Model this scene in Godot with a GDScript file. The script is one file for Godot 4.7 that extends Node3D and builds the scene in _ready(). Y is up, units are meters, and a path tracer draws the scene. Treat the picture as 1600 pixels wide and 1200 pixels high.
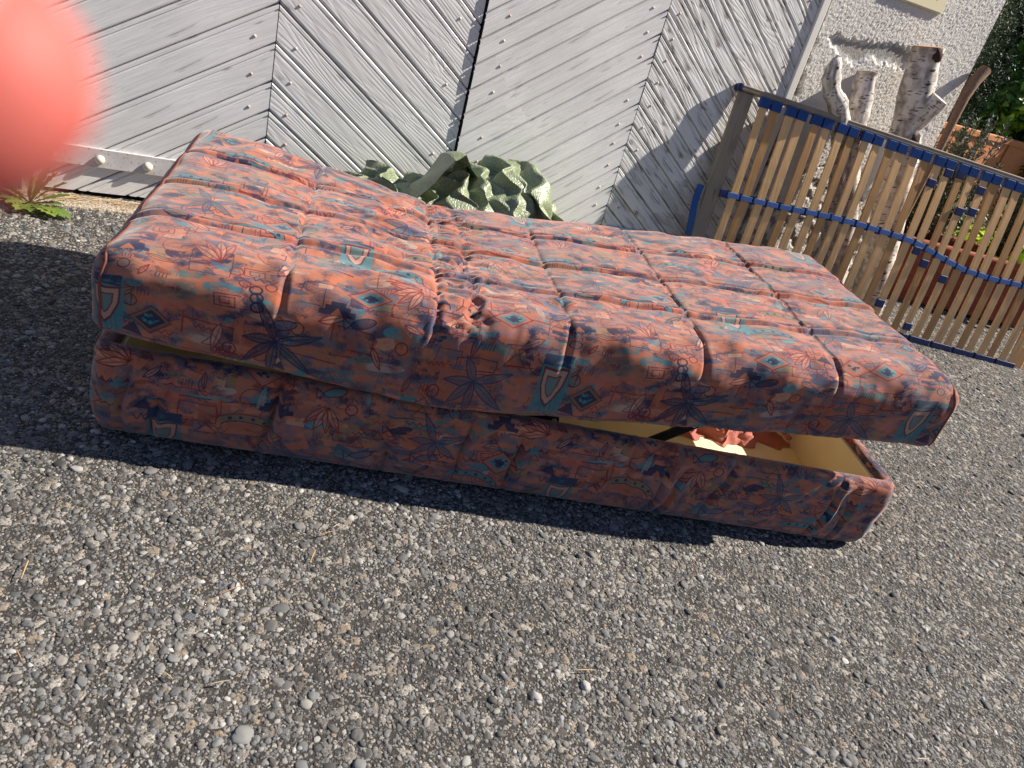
extends Node3D

# ------------------------------------------------------------------ frames of reference
# ground frame: origin at the near left foot of the sofa bed, x along its long side, y off the ground, z towards the viewer
const GO := Vector3(-0.84521, 0.11750, -1.33473)
const GU := Vector3(0.96545665, -0.02816846, -0.25903666)
const GN := Vector3(0.0429859, 0.99773627, 0.05171595)
const GW := Vector3(0.25699351, -0.06106443, 0.96448197)
# garage front: origin at the foot of the wall, x along it, z out of it
const DO := Vector3(-1.4936, 0.2, -2.4857)
const DD := Vector3(0.857167, 0.0, -0.515038)
const DN := Vector3(0.515038, 0.0, 0.857167)

var rng := RandomNumberGenerator.new()
var ground_xf := Transform3D(Basis(GU, GN, GW), GO)
var door_xf := Transform3D(Basis(DD, Vector3.UP, DN), DO)
var bed_xf: Transform3D
var M := {}


func gy(x: float, z: float) -> float:
	return 1.2 + (-1.185408 - 0.0429859 * x - 0.051716 * z) / 0.9977363


# ------------------------------------------------------------------ mesh collecting
class MB:
	var v := PackedVector3Array()
	var n := PackedVector3Array()
	var uv := PackedVector2Array()
	var c := PackedColorArray()
	var ix := PackedInt32Array()
	var col := Color(1, 1, 1)
	var colored := false

	func vert(p: Vector3, nn: Vector3, t := Vector2.ZERO) -> int:
		v.append(p); n.append(nn); uv.append(t); c.append(col)
		return v.size() - 1

	# corners counter-clockwise seen from outside
	func tri(a: int, b: int, d: int) -> void:
		ix.append(a); ix.append(d); ix.append(b)

	func quad(a: int, b: int, d: int, e: int) -> void:
		tri(a, b, d); tri(a, d, e)

	func face(pts: Array, nn: Vector3, uvs: Array = []) -> void:
		var first := v.size()
		for k in pts.size():
			vert(pts[k], nn, uvs[k] if uvs.size() > k else Vector2(pts[k].x, pts[k].y))
		for k in range(1, pts.size() - 1):
			tri(first, first + k, first + k + 1)

	# smooth normals over everything from vertex number `from` on, welded by place
	func smooth(from := 0, ifrom := 0) -> void:
		var sum := {}
		for k in range(ifrom, ix.size(), 3):
			var a := v[ix[k]]; var b := v[ix[k + 2]]; var d := v[ix[k + 1]]
			var m := (b - a).cross(d - a)
			for j in 3:
				var key := Vector3i((v[ix[k + j]] * 20000.0).round())
				sum[key] = sum.get(key, Vector3.ZERO) + m
		for k in range(from, v.size()):
			var m2: Vector3 = sum.get(Vector3i((v[k] * 20000.0).round()), Vector3.UP)
			n[k] = m2.normalized() if m2.length_squared() > 1e-20 else Vector3.UP

	# grid of (nu+1) x (nv+1); f(i, j) gives the point, g(i, j) the uv; outside is u x v
	func grid(nu: int, nv: int, f: Callable, g: Callable) -> void:
		var first := v.size()
		for j in nv + 1:
			for i in nu + 1:
				vert(f.call(i, j), Vector3.UP, g.call(i, j))
		for j in nv:
			for i in nu:
				var a := first + j * (nu + 1) + i
				quad(a, a + 1, a + nu + 2, a + nu + 1)

	# box with rounded edges
	func rbox(xf: Transform3D, size: Vector3, r: float, us := 1.0) -> void:
		var h := size * 0.5
		r = minf(r, minf(h.x, minf(h.y, h.z)) * 0.98)
		var q := h - Vector3(r, r, r)
		for f in 6:
			var ax := f / 2
			var s := 1.0 if f % 2 == 0 else -1.0
			var a1 := (ax + 1) % 3
			var a2 := (ax + 2) % 3
			var first := v.size()
			for j in 4:
				for i in 4:
					var p := Vector3.ZERO
					p[ax] = s * h[ax]
					p[a1] = [-h[a1], -q[a1], q[a1], h[a1]][i]
					p[a2] = [-h[a2], -q[a2], q[a2], h[a2]][j]
					var inner := p.clamp(-q, q)
					var d := (p - inner).normalized()
					var pos := inner + d * r
					var tt := Vector2(pos[a1], pos[a2])
					if size[a2] > size[a1]:
						tt = Vector2(pos[a2], pos[a1])
					vert(xf * pos, (xf.basis * d).normalized(), tt * us)
			for j in 3:
				for i in 3:
					var a := first + j * 4 + i
					if s > 0:
						quad(a, a + 1, a + 5, a + 4)
					else:
						quad(a, a + 4, a + 5, a + 1)

	# tube through points; radii per point
	func tube(pts: Array, radii: Array, sides := 10, caps := true, us := 1.0) -> void:
		var first := v.size()
		var ifirst := ix.size()
		var side := Vector3.RIGHT
		var run := 0.0
		for k in pts.size():
			var t: Vector3 = (pts[mini(k + 1, pts.size() - 1)] - pts[maxi(k - 1, 0)]).normalized()
			if k == 0:
				side = t.cross(Vector3.UP if absf(t.y) < 0.9 else Vector3.RIGHT).normalized()
			else:
				side = (side - t * side.dot(t)).normalized()
				run += (pts[k] - pts[k - 1]).length()
			var up := t.cross(side)
			for j in sides + 1:
				var a := TAU * j / sides
				var d := side * cos(a) + up * sin(a)
				vert(pts[k] + d * radii[k], d, Vector2(float(j) / sides, run * us))
		for k in pts.size() - 1:
			for j in sides:
				var a := first + k * (sides + 1) + j
				quad(a, a + 1, a + sides + 2, a + sides + 1)
		if caps:
			for e in 2:
				var k: int = 0 if e == 0 else pts.size() - 1
				var t: Vector3 = (pts[0] - pts[1]).normalized() if e == 0 else (pts[k] - pts[k - 1]).normalized()
				var cc := vert(pts[k], t, Vector2(0.5, 0.5))
				var ring := v.size()
				for j in sides + 1:
					var p := v[first + k * (sides + 1) + j]
					vert(p, t, Vector2(0.5 + 0.5 * cos(TAU * j / sides), 0.5 + 0.5 * sin(TAU * j / sides)))
				for j in sides:
					if e == 0:
						tri(cc, ring + j + 1, ring + j)
					else:
						tri(cc, ring + j, ring + j + 1)

	func lathe(xf: Transform3D, prof: Array, sides := 10) -> void:
		var first := v.size()
		var i0 := ix.size()
		for k in prof.size():
			for j in sides + 1:
				var a := TAU * j / sides
				vert(xf * Vector3(cos(a) * prof[k].x, prof[k].y, -sin(a) * prof[k].x), Vector3.UP, Vector2(float(j) / sides, float(k) / prof.size()))
		for k in prof.size() - 1:
			for j in sides:
				var a := first + k * (sides + 1) + j
				quad(a, a + 1, a + sides + 2, a + sides + 1)
		smooth(first, i0)

	func mesh(mat: Material) -> ArrayMesh:
		var arr := []
		arr.resize(Mesh.ARRAY_MAX)
		arr[Mesh.ARRAY_VERTEX] = v
		arr[Mesh.ARRAY_NORMAL] = n
		arr[Mesh.ARRAY_TEX_UV] = uv
		if colored:
			arr[Mesh.ARRAY_COLOR] = c
		arr[Mesh.ARRAY_INDEX] = ix
		var m := ArrayMesh.new()
		m.add_surface_from_arrays(Mesh.PRIMITIVE_TRIANGLES, arr)
		m.surface_set_material(0, mat)
		return m


func part(called: String, mb: MB, mat: Material, parent: Node = self) -> MeshInstance3D:
	return put_mesh(called, mb.mesh(mat), parent)


func put_mesh(called: String, m: Mesh, parent: Node = self) -> MeshInstance3D:
	var o := MeshInstance3D.new()
	o.name = called
	o.mesh = m
	parent.add_child(o, true)
	return o


func thing(called: String, xf: Transform3D, label: String, category: String, group := "") -> Node3D:
	var o := Node3D.new()
	o.name = called
	o.transform = xf
	add_child(o, true)
	tag(o, label, category, group)
	return o


func tag(o: Node, label: String, category := "", group := "", kind := "") -> void:
	if label: o.set_meta("label", label)
	if category: o.set_meta("category", category)
	if group: o.set_meta("group", group)
	if kind: o.set_meta("kind", kind)


func interp(tab: Array, x: float) -> float:
	if x <= tab[0][0]: return tab[0][1]
	for k in range(1, tab.size()):
		if x <= tab[k][0]:
			var f: float = (x - tab[k - 1][0]) / (tab[k][0] - tab[k - 1][0])
			return lerpf(tab[k - 1][1], tab[k][1], f)
	return tab[-1][1]


func rnd(a: float, b: float) -> float:
	return rng.randf_range(a, b)


# ------------------------------------------------------------------ textures
func noise(kind: int, freq: float, oct := 3, sd := 1) -> FastNoiseLite:
	var f := FastNoiseLite.new()
	f.noise_type = kind
	f.frequency = freq
	f.fractal_octaves = oct
	f.seed = sd
	return f


func noise_bytes(kind: int, freq: float, w: int, h: int, oct := 3, sd := 1) -> PackedByteArray:
	var im := noise(kind, freq, oct, sd).get_seamless_image(w, h)
	im.convert(Image.FORMAT_L8)
	return im.get_data()


func from_bytes(b: PackedByteArray, w: int, h: int, fmt := Image.FORMAT_L8) -> ImageTexture:
	return ImageTexture.create_from_image(Image.create_from_data(w, h, false, fmt, b))


func std(c: Color, rough := 0.8, tex: Texture2D = null, hm: Texture2D = null, hs := 0.0) -> StandardMaterial3D:
	var m := StandardMaterial3D.new()
	m.albedo_color = c
	m.roughness = rough
	m.metallic_specular = 0.4
	if tex: m.albedo_texture = tex
	if hm:
		m.heightmap_enabled = true
		m.heightmap_texture = hm
		m.heightmap_scale = hs
	return m


func tri(m: StandardMaterial3D, s: float) -> StandardMaterial3D:
	m.uv1_triplanar = true
	m.uv1_scale = Vector3(s, s, s)
	return m


# a painter for flat print that wraps round a square tile; places are fractions of a tile, y up
class Print:
	var w := 1024
	var r := PackedFloat32Array()
	var g := PackedFloat32Array()
	var b := PackedFloat32Array()
	var grain: PackedByteArray
	var streak: PackedByteArray
	var rng := RandomNumberGenerator.new()

	func dab(i: int, c: Color, a: float) -> void:
		r[i] += (c.r - r[i]) * a
		g[i] += (c.g - g[i]) * a
		b[i] += (c.b - b[i]) * a

	# dry: 0 solid, 1 broken brush
	func poly(p: Array, c: Color, a := 1.0, dry := 0.0, soft := 0.15) -> void:
		var q := PackedVector2Array()
		var lo := 1e9
		var hi := -1e9
		for k in p:
			var t := Vector2(k.x * w, (1.0 - k.y) * w)
			q.append(t)
			lo = minf(lo, t.y); hi = maxf(hi, t.y)
		for y in range(int(floor(lo)), int(ceil(hi)) + 1):
			var xs := []
			var fy := y + 0.5
			for k in q.size():
				var s := q[k]
				var e := q[(k + 1) % q.size()]
				if (s.y <= fy) != (e.y <= fy):
					xs.append(s.x + (fy - s.y) / (e.y - s.y) * (e.x - s.x))
			xs.sort()
			var row := posmod(y, w) * w
			for k in range(0, xs.size() - 1, 2):
				for x in range(int(round(xs[k])), int(round(xs[k + 1]))):
					var i := row + posmod(x, w)
					var al := a * (1.0 - soft * grain[i] / 255.0)
					if dry > 0.0:
						var t := (streak[i] * 0.72 + grain[i] * 0.28) / 255.0
						al *= clampf((t - dry + 0.12) / 0.24, 0.0, 1.0)
					if al > 0.01:
						dab(i, c, al)

	func line(pts: Array, width: float, c: Color, a := 0.9, closed := false) -> void:
		var n := pts.size() if closed else pts.size() - 1
		for k in n:
			var s: Vector2 = pts[k]
			var e: Vector2 = pts[(k + 1) % pts.size()]
			var d := e - s
			if d.length() < 1e-5: continue
			var m := d.normalized().orthogonal() * width * 0.68 / w
			var x := d.normalized() * width * 0.3 / w
			poly([s - m - x, e - m + x, e + m + x, s + m - x], c, a, 0.0, 0.35)

	func oval(cx: float, cy: float, rx: float, ry: float, turn := 0.0, n := 22, from := 0.0, to := TAU) -> Array:
		var o := []
		for k in n:
			var t := from + (to - from) * k / (n - 1 if to - from < TAU - 0.01 else n)
			o.append(Vector2(cx, cy) + Vector2(cos(t) * rx, sin(t) * ry).rotated(turn))
		return o

	func blade(c0: Vector2, ang: float, ln: float, wd: float, c: Color, edge: Color, mid: Color) -> void:
		var o := []
		for k in 9:
			var t := k / 8.0
			o.append(c0 + Vector2(t * ln, sin(PI * pow(t, 0.8)) * wd + 0.12 * ln * t * t * 0.5).rotated(ang))
		for k in range(7, 0, -1):
			var t := k / 8.0
			o.append(c0 + Vector2(t * ln, -sin(PI * pow(t, 0.8)) * wd + 0.12 * ln * t * t * 0.5).rotated(ang))
		poly(o, c, 0.78, 0.0, 0.75)
		line(o, 2.2, edge, 0.85, true)
		line([o[0], c0 + Vector2(ln * 0.9, 0.05 * ln).rotated(ang)], 1.8, mid, 0.8)

	func zig(x0: float, y0: float, x1: float, y1: float, n: int, amp: float) -> Array:
		var o := []
		var d := (Vector2(x1, y1) - Vector2(x0, y0))
		var m := d.normalized().orthogonal()
		for k in n * 2 + 1:
			o.append(Vector2(x0, y0) + d * k / (n * 2.0) + m * (amp if k % 2 else 0.0))
		return o

	func rect(x: float, y: float, rw: float, rh: float, j := 0.004) -> Array:
		var o := []
		for k in [[0, 0], [0.5, 0], [1, 0], [1, 0.5], [1, 1], [0.5, 1], [0, 1], [0, 0.5]]:
			o.append(Vector2(x + k[0] * rw + rng.randf_range(-j, j), y + k[1] * rh + rng.randf_range(-j, j)))
		return o


func fabric_texture() -> ImageTexture:
	var P := Print.new()
	var w := P.w
	P.rng.seed = 77
	P.grain = noise_bytes(FastNoiseLite.TYPE_VALUE, 0.45, w, w, 2, 5)
	var st := noise(FastNoiseLite.TYPE_SIMPLEX, 0.03, 4, 9).get_seamless_image(512, 1024)
	st.convert(Image.FORMAT_L8)
	st.resize(w, w, Image.INTERPOLATE_CUBIC)
	P.streak = st.get_data()
	var blot := noise_bytes(FastNoiseLite.TYPE_SIMPLEX, 0.008, w, w, 3, 21)
	var navy := Color8(36, 38, 66); var slate := Color8(84, 88, 108); var teal := Color8(62, 118, 128)
	var olive := Color8(116, 106, 84); var maroon := Color8(112, 34, 36); var lilac := Color8(140, 100, 108)
	var peach := Color8(200, 146, 116); var orange := Color8(168, 96, 70); var salmon := Color8(170, 112, 94)
	var rust := Color8(124, 66, 52); var pale := Color8(176, 150, 134); var aqua := Color8(72, 142, 150)
	P.r.resize(w * w); P.g.resize(w * w); P.b.resize(w * w)
	for i in w * w:
		var t := blot[i] / 255.0
		var s := P.streak[i] / 255.0
		var k := clampf(t * 1.3 - 0.15 + (s - 0.5) * 0.5, 0.0, 1.0)
		var c := orange.lerp(salmon, k)
		var gr := P.grain[i] / 255.0 - 0.5
		P.r[i] = c.r + gr * 0.09; P.g[i] = c.g + gr * 0.06; P.b[i] = c.b + gr * 0.05
	var R := P.rng
	# patchwork of panels
	var tones := [orange, salmon, rust, lilac, olive, slate, salmon, orange, rust, Color8(190, 98, 84)]
	for k in 130:
		P.poly(P.rect(R.randf(), R.randf(), R.randf_range(0.05, 0.19), R.randf_range(0.03, 0.09)), tones[R.randi() % tones.size()], R.randf_range(0.35, 0.8), R.randf_range(0.28, 0.5))
	# dark airbrushed drifts, lying along the cloth
	var dark := [navy, navy, slate, Color8(58, 50, 78), slate, Color8(66, 62, 84), olive]
	var drift := noise(FastNoiseLite.TYPE_SIMPLEX, 0.019, 4, 33).get_seamless_image(700, 1024)
	drift.convert(Image.FORMAT_L8)
	drift.resize(w, w, Image.INTERPOLATE_CUBIC)
	var db := drift.get_data()
	var blot2 := noise_bytes(FastNoiseLite.TYPE_SIMPLEX, 0.014, w, w, 3, 55)
	for i in w * w:
		var t := db[i] / 255.0
		var gs := (P.streak[i] * 0.45 + P.grain[i] * 0.55) / 255.0
		var a := clampf((t - 0.38) / 0.2, 0.0, 1.0) * clampf((gs - 0.29) / 0.32, 0.0, 1.0)
		if a > 0.02:
			P.dab(i, navy.lerp(slate, clampf(blot2[i] / 255.0 * 2.0 - 0.3, 0.0, 1.0)), a * 0.84)
		t = blot2[i] / 255.0
		a = clampf((t - 0.62) / 0.2, 0.0, 1.0) * clampf((gs - 0.36) / 0.3, 0.0, 1.0)
		if a > 0.02:
			P.dab(i, lilac if t * 37.0 - floor(t * 37.0) < 0.5 else olive, a * 0.6)
	for k in 60:
		var rw := R.randf_range(0.05, 0.14)
		var rh := R.randf_range(0.02, 0.06)
		P.poly(P.oval(R.randf(), R.randf(), rw * 0.5, rh * 0.6, R.randf_range(-0.12, 0.12)), dark[R.randi() % dark.size()], R.randf_range(0.6, 0.95), R.randf_range(0.44, 0.62))
	for k in 40:
		P.poly(P.oval(R.randf(), R.randf(), R.randf_range(0.02, 0.07), R.randf_range(0.005, 0.016), R.randf_range(-0.15, 0.15)), [teal, aqua, slate, teal, pale][k % 5], 0.85, 0.5)
	for k in 40:
		P.poly(P.oval(R.randf(), R.randf(), R.randf_range(0.02, 0.06), R.randf_range(0.005, 0.014), R.randf_range(-0.15, 0.15)), [peach, orange, pale, salmon][k % 4], 0.8, 0.45)
	# printed blocks over the drifts
	for k in 170:
		var tone: Color = [orange, salmon, rust, slate, olive, lilac, navy, orange, Color8(150, 84, 70), teal][k % 10]
		P.poly(P.rect(R.randf(), R.randf(), R.randf_range(0.02, 0.085), R.randf_range(0.018, 0.06)), tone, R.randf_range(0.3, 0.7), R.randf_range(0.25, 0.55))
	# frames and rules
	for k in 46:
		var x := R.randf(); var y := R.randf(); var rw := R.randf_range(0.05, 0.13); var rh := R.randf_range(0.03, 0.08)
		var q := P.rect(x, y, rw, rh, 0.003)
		P.line(q, R.randf_range(1.4, 2.6), maroon if k % 3 else navy, 0.75, k % 2 == 0)
		if k % 4 == 0:
			P.line([Vector2(x - 0.01, y - 0.007), Vector2(x + rw, y - 0.006)], 2.0, maroon, 0.8)
	# rows of teeth and wavy rules
	for k in 22:
		var x := R.randf(); var y := R.randf(); var n := R.randi_range(3, 7)
		var z := P.zig(x, y, x + n * 0.017, y + R.randf_range(-0.01, 0.01), n, R.randf_range(0.008, 0.018))
		if k % 3 == 0:
			var zz := z.duplicate(); zz.append(Vector2(x + n * 0.017, y - 0.012)); zz.append(Vector2(x, y - 0.012))
			P.poly(zz, [navy, teal, peach, rust][k % 4], 0.75, 0.2)
		P.line(z, 2.0, [maroon, navy, teal][k % 3], 0.8)
	# small scratchy marks all over
	for k in 420:
		var c := Vector2(R.randf(), R.randf())
		var ink: Color = [maroon, navy, maroon, Color8(96, 44, 60), teal][k % 5]
		var e := R.randf_range(0.010, 0.026)
		match k % 8:
			0: P.line([c, c + Vector2(e, e * 1.2), c + Vector2(2.0 * e, 0), c], 1.8, ink, 0.75)
			1: P.line(P.oval(c.x, c.y, e * 1.4, e, R.randf() * 3.0, 10, 0.0, PI), 1.9, ink, 0.75)
			2:
				for j in 4: P.line([c + Vector2(j * 0.007, 0), c + Vector2(j * 0.007 + 0.002, e)], 1.8, ink, 0.7)
			3: P.line(P.zig(c.x, c.y, c.x + e * 3.0, c.y, 4, e * 0.5), 1.8, ink, 0.75)
			4: P.poly([c, c + Vector2(e, e * 1.1), c + Vector2(1.7 * e, -0.3 * e)], [navy, peach, teal, rust, salmon][(k / 8) % 5], 0.8, 0.15)
			5: P.poly(P.rect(c.x, c.y, e * 1.6, e * 0.9), [slate, peach, teal, rust, lilac][(k / 8) % 5], 0.75, 0.3)
			6: P.line([c, c + Vector2(e * 4.0, R.randf_range(-0.01, 0.01))], R.randf_range(1.6, 3.4), ink, 0.75)
			7:
				P.blade(c, R.randf() * TAU, e * 3.0, e * 0.4, [slate, olive, peach][(k / 8) % 3], ink, ink)
	# square spirals
	for k in 9:
		var x := R.randf(); var y := R.randf(); var e := 0.022
		P.poly(P.rect(x - e * 1.5, y - e * 0.7, e * 3, e * 1.6), salmon, 0.7)
		var sp := []
		for j in 9:
			var rad := e * (1.0 - j * 0.1)
			sp.append(Vector2(x, y) + Vector2([1, -1, -1, 1][j % 4] * rad * 1.3, [1, 1, -1, -1][j % 4] * rad * 0.7))
		P.line(sp, 2.0, maroon, 0.85)
	# rings
	for k in 16:
		var x := R.randf(); var y := R.randf()
		P.line(P.oval(x, y, 0.014, 0.014), 2.2, [maroon, navy, maroon][k % 3], 0.85, true)
	# little fish
	for k in 7:
		var x := R.randf(); var y := R.randf()
		P.poly(P.oval(x, y, 0.028, 0.011, 0.3), [slate, navy, teal][k % 3], 0.7, 0.2)
		P.line(P.oval(x, y, 0.028, 0.011, 0.3), 2.0, navy, 0.85, true)
		P.line([Vector2(x - 0.026, y - 0.008), Vector2(x - 0.045, y + 0.004), Vector2(x - 0.04, y - 0.022), Vector2(x - 0.026, y - 0.008)], 2.0, navy, 0.85)
	# humped crescents with a row of little windows
	for k in [[0.29, 0.44, 1], [0.72, 0.5, 0], [0.08, 0.69, 1], [0.5, 0.78, 1], [0.88, 0.88, 0], [0.62, 0.36, 1], [0.2, 0.93, 1]]:
		var x: float = k[0]; var y: float = k[1]
		var o := P.oval(x, y, 0.075, 0.042, -0.12, 16, 0.0, PI)
		var inn := P.oval(x, y - 0.003, 0.06, 0.022, -0.12, 16, 0.0, PI)
		var all := o.duplicate()
		for j in range(15, -1, -1): all.append(inn[j])
		P.poly(all, teal if k[2] else olive, 0.8, 0.12)
		P.line(o, 2.2, maroon, 0.85); P.line(inn, 2.0, navy, 0.8)
		for j in range(3, 13, 2):
			var m: Vector2 = (o[j] + inn[j]) * 0.5
			P.poly(P.rect(m.x - 0.004, m.y - 0.005, 0.008, 0.009, 0.001), navy, 0.85)
		P.line(P.oval(x + 0.072, y - 0.012, 0.01, 0.009), 2.0, maroon, 0.85, true)
	# spiky bursts and pale lily leaves
	for k in [[0.25, 0.265], [0.69, 0.285], [0.45, 0.63], [0.9, 0.6], [0.12, 0.82], [0.66, 0.9], [0.38, 0.88]]:
		var c := Vector2(k[0], k[1])
		for j in 4:
			P.blade(c, 0.25 + j * 0.42 + k[0] * 4.0, 0.075, 0.011, peach if j % 2 else salmon, maroon, maroon)
	# many-leaved plants
	for k in [[0.39, 0.075, 0.10, 1], [0.85, 0.07, 0.095, 0], [0.17, 0.555, 0.08, 0], [0.83, 0.42, 0.07, 0], [0.66, 0.74, 0.09, 0]]:
		var c := Vector2(k[0], k[1])
		P.poly(P.rect(c.x - k[2] * 0.9, c.y - k[2] * 0.5, k[2] * 0.9, k[2] * 0.75), orange, 0.7, 0.3)
		var body: Color = navy if k[3] else Color8(74, 70, 92)
		for a in [0.25, 2.0, 3.1, 3.85, 4.6, 5.6]:
			P.blade(c, a, k[2] * R.randf_range(0.6, 1.15), k[2] * 0.11, body.lerp(teal, R.randf() * 0.4), body.lerp(navy, 0.5), body)
	# shield on a blue toothed panel
	for k in [[0.035, 0.085], [0.53, 0.44]]:
		var x: float = k[0]; var y: float = k[1]
		var z := P.zig(x - 0.035, y - 0.085, x + 0.04, y - 0.085, 4, -0.022)
		z.append(Vector2(x + 0.04, y + 0.075)); z.append(Vector2(x - 0.035, y + 0.075))
		P.poly(z, teal, 0.85, 0.1)
		P.poly(P.rect(x - 0.035, y + 0.045, 0.075, 0.028), navy, 0.8, 0.3)
		for q in [[1.0, maroon], [0.86, pale], [0.55, maroon], [0.46, Color8(92, 130, 128)]]:
			var s := []
			for p in [[-0.03, 0.045], [0.0, 0.04], [0.034, 0.045], [0.03, 0.0], [0.016, -0.04], [0.002, -0.056], [-0.014, -0.038], [-0.028, 0.0]]:
				s.append(Vector2(x + p[0] * q[0], y + p[1] * q[0]))
			P.poly(s, q[1], 0.9, 0.0, 0.2)
	# diamonds
	for k in [[0.13, 0.062, 0.045, 0], [0.575, 0.235, 0.05, 1], [0.815, 0.255, 0.048, 2], [0.905, 0.252, 0.048, 1], [0.35, 0.52, 0.05, 1], [0.74, 0.66, 0.045, 2], [0.05, 0.4, 0.04, 0], [0.95, 0.74, 0.045, 1], [0.55, 0.94, 0.045, 0]]:
		var c := Vector2(k[0], k[1])
		var e: float = k[2]
		for q in [[1.0, maroon], [0.9, [olive, salmon, salmon][k[3]]], [0.68, [navy, teal, salmon][k[3]]], [0.42, [teal, navy, orange][k[3]]], [0.2, navy]]:
			P.poly([c + Vector2(e * q[0], 0), c + Vector2(0, e * 0.8 * q[0]), c - Vector2(e * q[0], 0), c - Vector2(0, e * 0.8 * q[0])], q[1], 0.85, 0.0, 0.3)
		for j in 8:
			P.poly(P.rect(c.x + R.randf_range(-0.4, 0.3) * e, c.y + R.randf_range(-0.3, 0.2) * e, 0.007, 0.007, 0.001), [navy, aqua][j % 2], 0.8)
	# stepped dark pyramids
	for k in [[0.07, 0.25], [0.51, 0.16], [0.33, 0.62], [0.78, 0.56], [0.17, 0.9]]:
		for j in 3:
			P.poly(P.rect(k[0] - 0.04 + j * 0.012, k[1] + j * 0.012, 0.08 - j * 0.024, 0.013, 0.001), navy, 0.85)
		P.poly([Vector2(k[0] - 0.014, k[1]), Vector2(k[0] + 0.014, k[1]), Vector2(k[0], k[1] + 0.02)], orange, 0.9)
	# row of blue rings
	for k in 3:
		P.line(P.oval(0.335 + 0.004 * k, 0.185 - 0.02 * k, 0.013, 0.011), 3.2, navy, 0.9, true)
	P.line(P.oval(0.31, 0.2, 0.012, 0.012), 2.2, maroon, 0.9, true)
	P.line(P.oval(0.365, 0.2, 0.012, 0.012), 2.2, maroon, 0.9, true)
	P.line(P.oval(0.295, 0.035, 0.014, 0.014), 2.4, maroon, 0.9, true)
	P.line(P.oval(0.76, 0.04, 0.014, 0.014), 2.4, maroon, 0.9, true)
	var out := PackedByteArray()
	out.resize(w * w * 3)
	for i in w * w:
		out[i * 3] = int(clampf(P.r[i], 0, 1) * 255)
		out[i * 3 + 1] = int(clampf(P.g[i], 0, 1) * 255)
		out[i * 3 + 2] = int(clampf(P.b[i], 0, 1) * 255)
	return from_bytes(out, w, w, Image.FORMAT_RGB8)


# sawn board: x along the grain; returns [height, colour] bytes; worn > 0 opens grey cracks
func grain_bytes(w: int, h: int, rings: float, sd: int, worn: float, light: Color, dark: Color) -> Array:
	var big := noise(FastNoiseLite.TYPE_SIMPLEX, 0.0045, 2, sd)
	var fine := noise(FastNoiseLite.TYPE_SIMPLEX, 0.02, 3, sd + 1)
	var spot := noise(FastNoiseLite.TYPE_SIMPLEX, 0.012, 3, sd + 2)
	var hb := PackedByteArray(); hb.resize(w * h)
	var cb := PackedByteArray(); cb.resize(w * h * 3)
	for y in h:
		for x in w:
			var t := y * rings / h + 3.6 * big.get_noise_2d(x * 0.26, y * 1.2) + 0.4 * fine.get_noise_2d(x * 0.06, y * 2.0)
			var s := 0.5 + 0.5 * sin(TAU * t)
			s = pow(s, 0.6)
			var f := fine.get_noise_2d(x * 0.25 + 900.0, y * 7.0)
			var hh := clampf(s * 0.75 + 0.18 + f * 0.25, 0.0, 1.0)
			hb[y * w + x] = int(hh * 255)
			var wear := clampf((spot.get_noise_2d(x * 0.5, y * 1.6) + worn - 0.5) * 3.0, 0.0, 1.0)
			var k := clampf((0.42 - hh) * 3.0, 0.0, 1.0) * wear + clampf(wear - 0.75, 0, 1) * 0.6
			var c := light.lerp(dark, clampf(k, 0.0, 1.0))
			var b := 1.0 + f * 0.05 + 0.04 * spot.get_noise_2d(x * 0.2, y * 0.4)
			var i := (y * w + x) * 3
			cb[i] = int(clampf(c.r * b, 0, 1) * 255); cb[i + 1] = int(clampf(c.g * b, 0, 1) * 255); cb[i + 2] = int(clampf(c.b * b, 0, 1) * 255)
	return [from_bytes(hb, w, h), from_bytes(cb, w, h, Image.FORMAT_RGB8)]


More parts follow.
